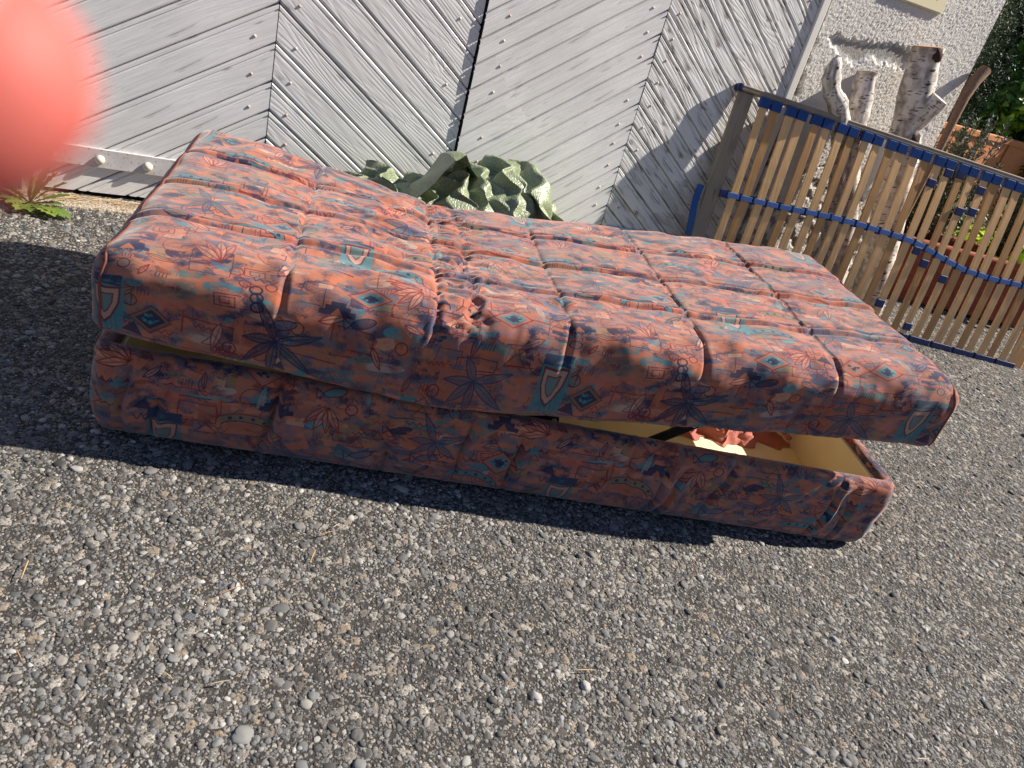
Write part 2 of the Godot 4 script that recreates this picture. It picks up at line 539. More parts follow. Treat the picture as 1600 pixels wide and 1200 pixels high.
func asphalt_textures() -> Array:
	var w := 1024
	var n1 := noise(FastNoiseLite.TYPE_CELLULAR, 0.028, 1, 3)
	n1.cellular_return_type = FastNoiseLite.RETURN_DISTANCE2_SUB
	var n2 := noise(FastNoiseLite.TYPE_CELLULAR, 0.075, 1, 4)
	n2.cellular_return_type = FastNoiseLite.RETURN_DISTANCE2_SUB
	var v1 := noise(FastNoiseLite.TYPE_CELLULAR, 0.028, 1, 3)
	v1.cellular_return_type = FastNoiseLite.RETURN_CELL_VALUE
	var v2 := noise(FastNoiseLite.TYPE_CELLULAR, 0.075, 1, 4)
	v2.cellular_return_type = FastNoiseLite.RETURN_CELL_VALUE
	var fine := noise_bytes(FastNoiseLite.TYPE_VALUE, 0.5, w, w, 2, 8)
	var hb := PackedByteArray(); hb.resize(w * w)
	var cb := PackedByteArray(); cb.resize(w * w * 3)
	var stone := [Color8(120, 116, 108), Color8(104, 100, 94), Color8(150, 146, 136), Color8(96, 98, 100), Color8(134, 122, 106), Color8(86, 82, 76), Color8(142, 136, 126), Color8(110, 108, 104)]
	var tar := Color8(62, 60, 57)
	for y in w:
		for x in w:
			var i := y * w + x
			var d := clampf((n1.get_noise_2d(x, y) + 1.0) * 2.2 - 0.25, 0.0, 1.0)
			var e := clampf((n2.get_noise_2d(x, y) + 1.0) * 2.0 - 0.2, 0.0, 1.0)
			var f := fine[i] / 255.0
			var big := int((v1.get_noise_2d(x, y) + 1.0) * 499.0)
			var sml := int((v2.get_noise_2d(x, y) + 1.0) * 499.0)
			var c := tar
			var hh := 0.1 + f * 0.35
			if big % 5 < 2 and d > 0.12:
				c = stone[big % 8]
				hh = 0.45 + d * 0.5
			elif sml % 3 < 2 and e > 0.15:
				c = stone[(sml + 3) % 8]
				hh = 0.3 + e * 0.4
			var b := 0.55 + f * 0.9
			hb[i] = int(clampf(hh, 0, 1) * 255)
			cb[i * 3] = int(clampf(c.r * b, 0, 1) * 255); cb[i * 3 + 1] = int(clampf(c.g * b, 0, 1) * 255); cb[i * 3 + 2] = int(clampf(c.b * b, 0, 1) * 255)
	return [from_bytes(hb, w, w), from_bytes(cb, w, w, Image.FORMAT_RGB8)]


func bark_texture() -> ImageTexture:
	var w := 256; var h := 512
	var n1 := noise(FastNoiseLite.TYPE_SIMPLEX, 0.03, 4, 31)
	var n2 := noise(FastNoiseLite.TYPE_SIMPLEX, 0.05, 2, 32)
	var im := Image.create_empty(w, h, false, Image.FORMAT_RGB8)
	for y in h:
		for x in w:
			var a := TAU * x / w
			var cx := cos(a) * 40.0; var cy := sin(a) * 40.0
			var t := n1.get_noise_3d(cx, cy, y * 0.6)
			var len2 := n2.get_noise_3d(cx * 0.5, cy * 0.5, y * 3.0)
			var c := Color8(212, 204, 194).lerp(Color8(150, 140, 132), clampf(t * 1.6 + 0.3, 0, 1))
			c = c.lerp(Color8(52, 42, 38), clampf((len2 - 0.42) * 4.0, 0, 1) * 0.8)
			c = c.lerp(Color8(70, 48, 38), clampf((n2.get_noise_3d(cx * 0.3 + 70.0, cy * 0.3, y * 1.1) - 0.62) * 6.0, 0, 1))
			im.set_pixel(x, y, c)
	return ImageTexture.create_from_image(im)


func tint_texture(w: int, freq: float, sd: int, a: Color, b: Color, spots: Color, amount: float) -> ImageTexture:
	var n1 := noise_bytes(FastNoiseLite.TYPE_SIMPLEX, freq, w, w, 4, sd)
	var n2 := noise_bytes(FastNoiseLite.TYPE_SIMPLEX, freq * 5.0, w, w, 2, sd + 1)
	var cb := PackedByteArray(); cb.resize(w * w * 3)
	for i in w * w:
		var c := a.lerp(b, n1[i] / 255.0).lerp(spots, clampf((n2[i] / 255.0 - 1.0 + amount) * 4.0, 0, 1))
		cb[i * 3] = int(c.r * 255); cb[i * 3 + 1] = int(c.g * 255); cb[i * 3 + 2] = int(c.b * 255)
	return from_bytes(cb, w, w, Image.FORMAT_RGB8)


func make_materials() -> void:
	var cloth_bump := from_bytes(noise_bytes(FastNoiseLite.TYPE_VALUE, 0.3, 256, 256, 3, 61), 256, 256)
	M.fabric = std(Color(0.98, 0.985, 0.98), 0.95, fabric_texture())
	M.fabric.metallic_specular = 0.15
	M.fabric.rim_enabled = true
	M.fabric.rim = 0.6
	M.fabric.rim_tint = 0.35
	M.piping = std(Color8(120, 70, 60), 0.9)
	var g1 := grain_bytes(1024, 512, 24.0, 11, 0.12, Color8(219, 218, 216), Color8(172, 169, 165))
	var g2 := grain_bytes(1024, 512, 30.0, 41, 0.62, Color8(220, 219, 216), Color8(112, 106, 99))
	M.plank = std(Color(1, 1, 1), 0.62, g1[1], g1[0], 0.035)
	M.plank_lined = std(Color(1, 1, 1), 0.62, g1[1], g1[0], 0.06)
	M.plank_worn = std(Color(1, 1, 1), 0.7, g2[1], g2[0], 0.085)
	M.backing = std(Color8(70, 68, 66), 0.9)
	M.nail = std(Color8(206, 196, 182), 0.6)
	M.nail_rusty = std(Color8(186, 160, 134), 0.7)
	M.iron = std(Color(1, 1, 1), 0.55, tint_texture(256, 0.02, 71, Color8(206, 204, 204), Color8(190, 186, 184), Color8(150, 96, 62), 0.2))
	M.iron.uv1_scale = Vector3(2, 2, 2)
	var st := from_bytes(noise_bytes(FastNoiseLite.TYPE_SIMPLEX, 0.045, 512, 512, 3, 81), 512, 512)
	M.stucco = tri(std(Color(1, 1, 1), 0.9, null, st, 0.10), 4.5)
	M.stucco.vertex_color_use_as_albedo = true
	M.wall = tri(std(Color8(214, 209, 200), 0.9, null, st, 0.3), 4.5)
	M.trim = std(Color8(224, 221, 212), 0.6)
	M.gap = std(Color8(58, 50, 46), 0.95)
	var a := asphalt_textures()
	M.asphalt = std(Color(0.93, 0.92, 0.92), 0.9, a[1], a[0], 0.5)
	M.asphalt.uv1_scale = Vector3(1.7, 1.7, 1.7)
	M.pebble = tri(std(Color(1, 1, 1), 0.75, tint_texture(256, 0.02, 91, Color8(255, 255, 255), Color8(205, 205, 205), Color8(160, 158, 155), 0.25)), 22.0)
	M.pebble.vertex_color_use_as_albedo = true
	M.sill = tri(std(Color(1, 1, 1), 0.9, tint_texture(256, 0.03, 95, Color8(178, 164, 146), Color8(150, 138, 122), Color8(110, 100, 88), 0.25), st, 0.4), 3.0)
	var sl := grain_bytes(512, 128, 14.0, 101, 0.0, Color8(226, 180, 124), Color8(192, 146, 98))
	M.slat = std(Color(1, 1, 1), 0.55, sl[1], sl[0], 0.02)
	M.slat.uv1_scale = Vector3(1.0, 4.0, 1.0)
	M.slat_dull = std(Color8(214, 204, 190), 0.6, sl[1], sl[0], 0.02)
	M.slat_dull.uv1_scale = Vector3(1.0, 4.0, 1.0)
	var gw := grain_bytes(512, 128, 16.0, 111, 0.4, Color8(150, 136, 118), Color8(100, 90, 80))
	M.greywood = std(Color(1, 1, 1), 0.75, gw[1], gw[0], 0.05)
	M.greywood.uv1_scale = Vector3(1.0, 6.0, 1.0)
	M.blue = std(Color8(36, 76, 138), 0.45)
	M.navy = std(Color8(28, 42, 88), 0.5)
	M.strap = std(Color8(74, 108, 168), 0.75, null, cloth_bump, 0.05)
	M.sticker = std(Color8(214, 216, 220), 0.4)
	M.cream = tri(std(Color(1, 1, 1), 0.5, tint_texture(128, 0.02, 121, Color8(234, 220, 182), Color8(226, 211, 170), Color8(204, 188, 148), 0.1)), 2.0)
	M.steel = std(Color8(52, 54, 56), 0.4); M.steel.metallic = 0.6
	M.pinkcloth = tri(std(Color8(178, 108, 98), 0.9, null, cloth_bump, 0.1), 6.0)
	var tb := noise_bytes(FastNoiseLite.TYPE_SIMPLEX, 0.05, 512, 512, 5, 131)
	M.tarp = tri(std(Color(1, 1, 1), 0.36, tint_texture(256, 0.015, 133, Color8(142, 151, 122), Color8(118, 129, 98), Color8(168, 175, 148), 0.35), from_bytes(tb, 512, 512), 0.25), 4.0)
	M.tarp.metallic_specular = 0.5
	M.tarp_in = std(Color8(110, 118, 62), 0.5)
	M.bark = std(Color(1, 1, 1), 0.8, bark_texture())
	M.bark_bump = M.bark
	M.cutwood = std(Color8(176, 134, 98), 0.85)
	M.deadwood = tri(std(Color(1, 1, 1), 0.9, tint_texture(128, 0.04, 141, Color8(146, 118, 96), Color8(112, 88, 70), Color8(70, 52, 42), 0.35)), 8.0)
	M.darkbark = std(Color8(66, 46, 38), 0.95)
	M.terracotta = tri(std(Color(1, 1, 1), 0.85, tint_texture(128, 0.03, 151, Color8(156, 84, 62), Color8(130, 66, 48), Color8(184, 126, 104), 0.2)), 2.0)
	M.fence = tri(std(Color(1, 1, 1), 0.7, tint_texture(256, 0.012, 161, Color8(198, 132, 88), Color8(184, 118, 76), Color8(170, 106, 68), 0.2)), 0.7)
	M.fence_dark = std(Color8(84, 48, 34), 0.9)
	M.leaf = std(Color(1, 1, 1), 0.5)
	M.leaf.vertex_color_use_as_albedo = true
	M.leaf.backlight_enabled = true
	M.leaf.backlight = Color(0.5, 0.5, 0.5)
	M.needle = std(Color(1, 1, 1), 0.6)
	M.needle.vertex_color_use_as_albedo = true
	M.paper = std(Color8(232, 226, 204), 0.7, sign_texture())
	M.board = std(Color8(214, 208, 184), 0.7)
	M.straw = std(Color(1, 1, 1), 0.8)
	M.straw.vertex_color_use_as_albedo = true
	M.skin = std(Color8(176, 90, 82), 0.6)
	M.skin.subsurf_scatter_enabled = true
	M.skin.subsurf_scatter_strength = 0.25
	M.nailskin = std(Color8(240, 176, 164), 0.3)
	M.roof = std(Color8(120, 70, 52), 0.9)


# cream notice with a line of curly dark script and a sprig along its foot
func sign_texture() -> ImageTexture:
	var im := Image.create_empty(512, 512, false, Image.FORMAT_RGB8)
	im.fill(Color8(250, 246, 226))
	var r := RandomNumberGenerator.new()
	r.seed = 5
	for k in 26:
		var p := Vector2(150 + k * 10, 418 + 24 * sin(k * 1.3) + r.randf_range(-8, 8))
		var a := r.randf_range(0, TAU)
		for j in 60:
			a += 0.11 * (1.0 if k % 2 else -1.0)
			p += Vector2(cos(a), sin(a)) * 1.5
			im.fill_rect(Rect2i(int(p.x), int(p.y), 3, 3), Color8(74, 80, 76))
	return ImageTexture.create_from_image(im)


# ------------------------------------------------------------------ the scene
func _ready() -> void:
	rng.seed = 2024
	var cam := Camera3D.new()
	cam.name = "camera"
	cam.transform = Transform3D(Basis(Vector3(0.960759, 0.24745981, -0.12532276), Vector3(-0.27738449, 0.8571108, -0.43407248), Vector3(0.0, 0.45180163, 0.89211843)), Vector3(0, 1.2, 0))
	cam.fov = 2.0 * rad_to_deg(atan(600.0 / 1205.0))
	cam.near = 0.01
	cam.far = 400.0
	var lens := CameraAttributesPhysical.new()
	lens.frustum_focal_length = 12.0 * 1205.0 / 600.0
	lens.frustum_focus_distance = 2.3
	lens.exposure_aperture = 9.0
	lens.frustum_near = 0.01
	lens.frustum_far = 400.0
	cam.attributes = lens
	cam.fov = 2.0 * rad_to_deg(atan(600.0 / 1205.0))
	add_child(cam)
	cam.current = true

	var env := Environment.new()
	var sky := ProceduralSkyMaterial.new()
	sky.sky_top_color = Color(0.36, 0.47, 0.67)
	sky.sky_horizon_color = Color(0.72, 0.77, 0.82)
	sky.sky_curve = 0.15
	sky.ground_bottom_color = Color(0.20, 0.19, 0.18)
	sky.ground_horizon_color = Color(0.45, 0.46, 0.46)
	sky.sky_energy_multiplier = 1.0
	sky.sun_angle_max = 12.0
	env.background_mode = Environment.BG_SKY
	env.sky = Sky.new()
	env.sky.sky_material = sky
	env.background_energy_multiplier = 0.45
	env.tonemap_mode = Environment.TONE_MAPPER_LINEAR
	env.tonemap_exposure = 1.95
	env.sdfgi_enabled = true
	env.ssao_enabled = true
	env.ssil_enabled = true
	var we := WorldEnvironment.new()
	we.name = "world"
	we.environment = env
	add_child(we)

	var sun := DirectionalLight3D.new()
	sun.name = "sun"
	var toward := Vector3(cos(deg_to_rad(17.8)) * cos(deg_to_rad(38.5)), sin(deg_to_rad(38.5)), -sin(deg_to_rad(17.8)) * cos(deg_to_rad(38.5)))
	sun.basis = Basis.looking_at(-toward, Vector3.UP)
	sun.light_energy = 1.6
	sun.light_color = Color(1.0, 0.965, 0.915)
	sun.light_angular_distance = 0.5
	sun.shadow_enabled = true
	add_child(sun)

	make_materials()
	build_ground()
	build_garage()
	build_doors()
	build_bed()
	build_pink_sheet()
	build_slat_frame()
	build_tarp()
	build_logs()
	build_garden()
	build_weed()
	build_finger()


# ------------------------------------------------------------------ ground
func build_ground() -> void:
	var mb := MB.new()
	var cuts := [-40.0, -15.0, -5.0, -2.0, 0.0, 2.0, 5.0, 15.0, 40.0]
	for j in 8:
		for i in 8:
			var p := []
			var t := []
			for k in [[0, 1], [1, 1], [1, 0], [0, 0]]:
				var x: float = cuts[i + k[0]]; var z: float = cuts[j + k[1]]
				p.append(Vector3(x, 0, z)); t.append(Vector2(x, z))
			mb.face(p, Vector3.UP, t)
	var g := part("asphalt", mb, M.asphalt)
	g.transform = ground_xf
	tag(g, "", "", "", "structure")
	# sandy concrete strip along the foot of the doors
	var sb := MB.new()
	sb.rbox(Transform3D(Basis(), Vector3(0, -0.03, 0)), Vector3(3.02, 0.07, 0.115), 0.008)
	var sill := part("concrete_sill", sb, M.sill)
	var a := Vector3(door_xf * Vector3(1.22, 0, 0.062))
	var ga := door_xf * Vector3(-0.3, 0, 0.062)
	var gb := door_xf * Vector3(2.74, 0, 0.062)
	ga.y = gy(ga.x, ga.z); gb.y = gy(gb.x, gb.z)
	var ex := (gb - ga).normalized()
	var ez := (DN - ex * DN.dot(ex)).normalized()
	sill.transform = Transform3D(Basis(ex, ez.cross(ex), ez), Vector3(a.x, gy(a.x, a.z), a.z))
	tag(sill, "", "", "", "structure")
	# stones showing in the worn surface
	var protos := []
	for k in 7:
		var pb := MB.new()
		rng.seed = 300 + k
		var f := noise(FastNoiseLite.TYPE_SIMPLEX, 0.7, 2, 400 + k)
		var sx := rnd(0.8, 1.1); var sz := rnd(0.6, 0.9); var angular := k % 3 == 0
		pb.grid(10, 5, func(i: int, j: int):
			var th := TAU * i / 10.0
			var ph := PI * 0.62 * (1.0 - j / 5.0)
			var d := Vector3(sin(ph) * cos(th), cos(ph), -sin(ph) * sin(th))
			var rr := 1.0 + 0.34 * f.get_noise_3dv(d * 1.6 + Vector3(k, 0, 0))
			if angular:
				rr = minf(rr, 0.86 / maxf(0.62, absf(d.dot(Vector3(0.5, 0.7, 0.5)))))
			return Vector3(d.x * sx, d.y * 0.46, d.z * sz) * rr * 0.5,
			func(i: int, j: int): return Vector2(i / 10.0, j / 5.0))
		pb.smooth()
		protos.append(pb.mesh(M.pebble))
	var tone := [Color(0.20, 0.19, 0.178), Color(0.15, 0.144, 0.135), Color(0.31, 0.30, 0.28), Color(0.15, 0.15, 0.148), Color(0.225, 0.20, 0.17), Color(0.092, 0.088, 0.083), Color(0.36, 0.34, 0.31), Color(0.19, 0.19, 0.18), Color(0.17, 0.165, 0.155), Color(0.15, 0.16, 0.155), Color(0.27, 0.25, 0.215)]
	var bufs := []
	for k in 7: bufs.append(PackedFloat32Array())
	rng.seed = 99
	var cam_l := ground_xf.affine_inverse() * Vector3(0, 1.2, 0)
	var patch := noise(FastNoiseLite.TYPE_SIMPLEX, 2.2, 2, 17)
	var tonal := noise(FastNoiseLite.TYPE_SIMPLEX, 1.3, 3, 18)
	for layer in 3:
		var step: float = [0.023, 0.0125, 0.0078][layer]
		var reach: float = [5.6, 3.6, 2.3][layer]
		var nx := int(7.4 / step)
		var nz := int(5.6 / step)
		for j in nz:
			for i in nx:
				var x := -1.5 + (i + rng.randf()) * step
				var z := -3.6 + (j + rng.randf()) * step
				var roll := rng.randf()
				if roll > 0.86: continue
				var dist := Vector2(x - cam_l.x, z - cam_l.z).length() + 0.2
				if dist > reach or (z < cam_l.z * 0.5 - absf(x - cam_l.x) * 0.9 - 99.0): continue
				if x > 0.04 and x < 1.9 and z < -0.06 and z > -0.84: continue
				# leave out what lies behind the viewer or beside the frame
				if z > cam_l.z - 0.28 - 0.28 * (x - cam_l.x) + 0.15: continue
				if x < -0.4 - (cam_l.z - z) * 0.42 : continue
				var wpt := door_xf.affine_inverse() * (ground_xf * Vector3(x, 0, z))
				if wpt.z < 0.02 and wpt.x < 3.9: continue
				if wpt.z < 0.12 and wpt.x < 2.75: continue
				var dens := patch.get_noise_2d(x, z)
				var size: float
				if layer == 0:
					size = rnd(0.011, 0.021) * (1.45 if rng.randf() < 0.14 else 1.0)
					if rng.randf() < 0.25 - dens * 0.6: continue
					if rng.randf() < 0.012: size *= 1.6
				elif layer == 1:
					size = rnd(0.007, 0.013)
					if rng.randf() < 0.15 - dens * 0.3: continue
				else:
					size = rnd(0.0035, 0.0065)
				var c: Color = tone[rng.randi() % tone.size()]
				var br := rnd(0.5, 1.4) * (1.0 + 0.35 * tonal.get_noise_2d(x, z))
				if rng.randf() < 0.01: br *= 1.9
				c = c.lerp(Color(c.g, c.g, c.g), 0.3)
				c = Color(c.r * br, c.g * br, c.b * br)
				var b := Basis(Vector3(rnd(-1, 1), rnd(-0.2, 0.2), rnd(-1, 1)).normalized(), rnd(-0.35, 0.35)) * Basis(Vector3.UP, rnd(0, TAU))
				b = b.scaled_local(Vector3(size * rnd(0.9, 1.25), size * rnd(0.7, 1.1), size * rnd(0.8, 1.1)))
				var y := size * rnd(-0.20, 0.02)
				bufs[rng.randi() % 7].append_array(PackedFloat32Array([b.x.x, b.y.x, b.z.x, x, b.x.y, b.y.y, b.z.y, y, b.x.z, b.y.z, b.z.z, z, c.r, c.g, c.b, 1.0]))
	for k in 7:
		var mm := MultiMesh.new()
		mm.transform_format = MultiMesh.TRANSFORM_3D
		mm.use_colors = true
		mm.mesh = protos[k]
		mm.instance_count = bufs[k].size() / 16
		mm.buffer = bufs[k]
		var o := MultiMeshInstance3D.new()
		o.name = "pebbles"
		o.multimesh = mm
		g.add_child(o, true)
		tag(o, "", "", "", "stuff")
	# dry needles and straw blown against the doors, and a few on the open ground
	var ss := MB.new()
	ss.colored = true
	rng.seed = 12
	for k in 260:
		var p: Vector3
		if k < 210:
			p = door_xf * Vector3(rnd(-0.45, 0.3), 0, 0.035 + absf(rng.randfn(0, 0.035)))
		else:
			p = ground_xf * Vector3(rnd(-0.6, 2.4), 0, rnd(0.12, 1.1))
		p.y = gy(p.x, p.z) + 0.008 + rnd(0, 0.006)
		var a2 := rnd(-0.5, 0.5) if k < 210 else rnd(0, TAU)
		var d := (DD * cos(a2) + DN * sin(a2)) * rnd(0.006, 0.022) + Vector3(0, rnd(-0.003, 0.003), 0)
		ss.col = [Color(0.42, 0.30, 0.15), Color(0.5, 0.38, 0.22), Color(0.36, 0.2, 0.09), Color(0.55, 0.46, 0.32)][k % 4]
		ss.tube([p - d, p + Vector3(0, 0.001, 0), p + d], [0.0011, 0.0013, 0.0008], 4, false)
	var so := part("dry_straw", ss, M.straw)
	tag(so, "dry straw and needles scattered along the foot of the door", "straw", "", "stuff")


# ------------------------------------------------------------------ garage walls
func build_garage() -> void:
	var g := thing("garage", door_xf, "white roughcast garage wall with broken plaster beside the herringbone doors", "garage")
	# right hand roughcast panel with the broken patch, built as relief
	var x0 := 2.758; var x1 := 3.818
	var patch_poly := PackedVector2Array()
	for p in [[2.823, 0.12], [2.85, 0.137], [2.883, 0.14], [2.92, 0.134], [2.967, 0.142], [3.01, 0.139], [3.058, 0.150], [3.1, 0.152], [3.156, 0.165], [3.2, 0.17], [3.235, 0.181], [3.3, 0.178], [3.348, 0.169], [3.37, 0.155], [3.375, 0.116], [3.338, 0.086], [3.29, 0.082], [3.251, 0.095], [3.22, 0.083], [3.191, 0.083], [3.14, 0.092], [3.099, 0.086], [3.07, 0.06], [3.041, 0.043], [3.0, 0.052], [2.958, 0.055], [2.92, 0.07], [2.897, 0.084], [2.836, 0.099]]:
		patch_poly.append(Vector2(p[0], p[1] + 1.0))
	var streak := [[Vector2(3.70, 1.10), 0.02], [Vector2(3.745, 1.08), 0.022], [Vector2(3.75, 1.03), 0.024], [Vector2(3.72, 0.98), 0.032], [Vector2(3.70, 0.92), 0.042], [Vector2(3.68, 0.85), 0.05], [Vector2(3.64, 0.76), 0.055]]
	var nb := noise(FastNoiseLite.TYPE_SIMPLEX, 85.0, 2, 51)
	var nf := noise(FastNoiseLite.TYPE_SIMPLEX, 85.0, 1, 52)
	var ne := noise(FastNoiseLite.TYPE_SIMPLEX, 45.0, 2, 53)
	var nl := noise(FastNoiseLite.TYPE_SIMPLEX, 3.0, 3, 54)
	var mb := MB.new()
	mb.colored = true
	var cell := 0.0055
	var nu := int((x1 - x0) / cell)
	var y0 := -0.16; var y1 := 1.72
	var nv := int((y1 - y0) / cell)
	var cols := PackedColorArray()
	mb.grid(nu, nv, func(i: int, j: int):
		var p := Vector2(x0 + (x1 - x0) * i / nu, y0 + (y1 - y0) * j / nv)
		var wob := Vector2(ne.get_noise_2d(p.x * 0.55, p.y * 0.55), ne.get_noise_2d(p.x * 0.55 + 9.0, p.y * 0.55)) * 0.013
		var z := 0.012
		var q := p + wob
		var paint := Color(0.66, 0.63, 0.58)
		var t := nl.get_noise_2d(p.x, p.y)
		paint = paint * (1.0 + 0.06 * t)
		var bump := maxf(nb.get_noise_2d(p.x, p.y), -0.25) * 0.0027 + nf.get_noise_2d(p.x, p.y) * 0.0016
		var inside := Geometry2D.is_point_in_polygon(q, patch_poly)
		var sm := 0.0
		for s in streak:
			sm = maxf(sm, clampf(1.4 - (p + wob).distance_to(s[0]) / s[1], 0.0, 1.0))
		if inside:
			var deep := Geometry2D.is_point_in_polygon(q + Vector2(0, -0.02), patch_poly) and Geometry2D.is_point_in_polygon(q + Vector2(-0.016, 0.008), patch_poly)
			z = 0.002
			bump *= 0.45
			paint = Color(0.33, 0.315, 0.295) if deep else Color(0.56, 0.55, 0.53)
		elif sm > 0.0:
			bump = lerpf(bump, nf.get_noise_2d(p.x * 0.4, p.y * 0.4) * 0.002 + ne.get_noise_2d(p.x * 0.7 + p.y, p.y * 0.4) * 0.002, sm)
			paint = paint.lerp(Color(0.46, 0.46, 0.47), sm * 0.8)
		# ragged broken edge next to the door trim
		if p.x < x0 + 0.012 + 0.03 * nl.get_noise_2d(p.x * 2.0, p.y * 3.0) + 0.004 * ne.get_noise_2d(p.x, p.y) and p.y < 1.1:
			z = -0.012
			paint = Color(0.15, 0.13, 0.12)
		# flaked and dirty near the ground
		if p.y < 0.42 + 0.3 * t:
			var fl := ne.get_noise_2d(p.x * 0.25, p.y * 0.25 + 4.0)
			if fl > 0.16:
				z -= 0.006
				paint = Color(0.30, 0.28, 0.26)
		cols.append(paint)
		return Vector3(p.x, p.y, z + bump),
		func(i: int, j: int): return Vector2(float(i) / nu, float(j) / nv))
	mb.c = cols
	mb.smooth()
	part("roughcast_panel", mb, M.stucco, g)
	# the wall behind it, the return round the corner, the wall left of the doors, lintel, back and roof
	var body := MB.new()
	body.rbox(Transform3D(Basis(), Vector3((x0 + x1) * 0.5 + 0.01, 0.75, -0.121)), Vector3(x1 - x0 - 0.022, 2.1, 0.215), 0.004)
	body.rbox(Transform3D(Basis(), Vector3((x0 + x1) * 0.5, 2.09, -0.10)), Vector3(x1 - x0, 0.74, 0.224), 0.008)
	body.rbox(Transform3D(Basis(), Vector3(3.706, 1.13, -2.2)), Vector3(0.22, 2.66, 3.96), 0.008)
	body.rbox(Transform3D(Basis(), Vector3(-1.72, 1.13, -0.10)), Vector3(2.90, 2.66, 0.224), 0.008)
	body.rbox(Transform3D(Basis(), Vector3(-3.06, 1.13, -2.2)), Vector3(0.22, 2.66, 3.96), 0.008)
	body.rbox(Transform3D(Basis(), Vector3(0.32, 1.13, -4.3)), Vector3(6.99, 2.66, 0.22), 0.008)
	body.rbox(Transform3D(Basis(), Vector3(1.2375, 2.30, -0.104)), Vector3(3.03, 0.32, 0.215), 0.006)
	part("wall", body, M.wall, g)
	var rf := MB.new()
	rf.rbox(Transform3D(Basis(), Vector3(0.32, 2.56, -2.2)), Vector3(7.1, 0.18, 4.5), 0.02)
	part("roof", rf, M.roof, g)
	var tr := MB.new()
	tr.rbox(Transform3D(Basis(), Vector3(2.722, 1.04, 0.0)), Vector3(0.040, 2.16, 0.05), 0.004)
	part("door_trim", tr, M.trim, g)
	var tl := MB.new()
	tl.rbox(Transform3D(Basis(), Vector3(-0.262, 1.04, 0.0)), Vector3(0.030, 2.16, 0.05), 0.004)
	part("door_trim", tl, M.trim, g)
	var gp := MB.new()
	gp.rbox(Transform3D(Basis(), Vector3(2.753, 0.9, -0.022)), Vector3(0.020, 2.0, 0.02), 0.003)
	part("mortar_gap", gp, M.gap, g)
	# notice on the wall
	var s := thing("wall_notice", door_xf * Transform3D(Basis(), Vector3(3.06, 1.352, 0.014)), "cream notice board with dark curly script, cut by the top edge of the photo", "sign")
	var sb := MB.new()
	sb.rbox(Transform3D(Basis(), Vector3(0.18, 0.22, 0.006)), Vector3(0.37, 0.45, 0.010), 0.003)
	part("board", sb, M.board, s)
	var pb := MB.new()
	pb.face([Vector3(0.002, 0.002, 0.0125), Vector3(0.358, 0.002, 0.0125), Vector3(0.358, 0.438, 0.0125), Vector3(0.002, 0.438, 0.0125)], Vector3(0, 0, 1), [Vector2(0, 1), Vector2(1, 1), Vector2(1, 0), Vector2(0, 0)])
	part("printed_sheet", pb, M.paper, s)


# ------------------------------------------------------------------ garage doors
func make_plank(bx0: float, bx1: float, ytop: float, ang: float, xs: float, b0: float, b1: float) -> Array:
	var dir := Vector2(cos(ang), sin(ang))
	var nor := Vector2(-sin(ang), cos(ang))
	var org := Vector2(xs, b0)
	var wd := (b1 - b0) * cos(ang)
	var box := PackedVector2Array([Vector2(bx0, 0.02), Vector2(bx1, 0.02), Vector2(bx1, ytop), Vector2(bx0, ytop)])
	var prof := [[0.0, -0.013], [0.0022, -0.006], [0.005, -0.0008], [0.009, 0.0], [wd - 0.022, 0.0], [wd - 0.0195, -0.0045], [wd - 0.0165, -0.0045], [wd - 0.014, 0.0], [wd - 0.006, 0.0002], [wd - 0.003, -0.003], [wd - 0.001, -0.013]]
	var mb := MB.new()
	var off := Vector2(rnd(0.0, 0.2), rnd(0.0, 0.36))
	for k in prof.size() - 1:
		var v0: float = prof[k][0]; var v1: float = prof[k + 1][0]
		var z0: float = prof[k][1]; var z1: float = prof[k + 1][1]
		var st := PackedVector2Array([org + dir * -3.0 + nor * v0, org + dir * 3.0 + nor * v0, org + dir * 3.0 + nor * v1, org + dir * -3.0 + nor * v1])
		for poly in Geometry2D.intersect_polygons(box, st):
			var pts := []
			var uvs := []
			var q: PackedVector2Array = poly
			if Geometry2D.is_polygon_clockwise(q): q.reverse()
			for p in q:
				var vv := (p - org).dot(nor)
				var uu := (p - org).dot(dir)
				var t := clampf((vv - v0) / (v1 - v0), 0, 1)
				pts.append(Vector3(p.x, p.y, lerpf(z0, z1, t)))
				uvs.append(Vector2(uu * 0.75 + 0.4 + off.x, vv * 2.0 + off.y))
			if pts.size() < 3: continue
			var slope := (z1 - z0) / (v1 - v0)
			var nn := Vector3(-nor.x * slope, -nor.y * slope, 1.0).normalized()
			mb.face(pts, nn, uvs)
	return [mb, org, dir, nor, wd]


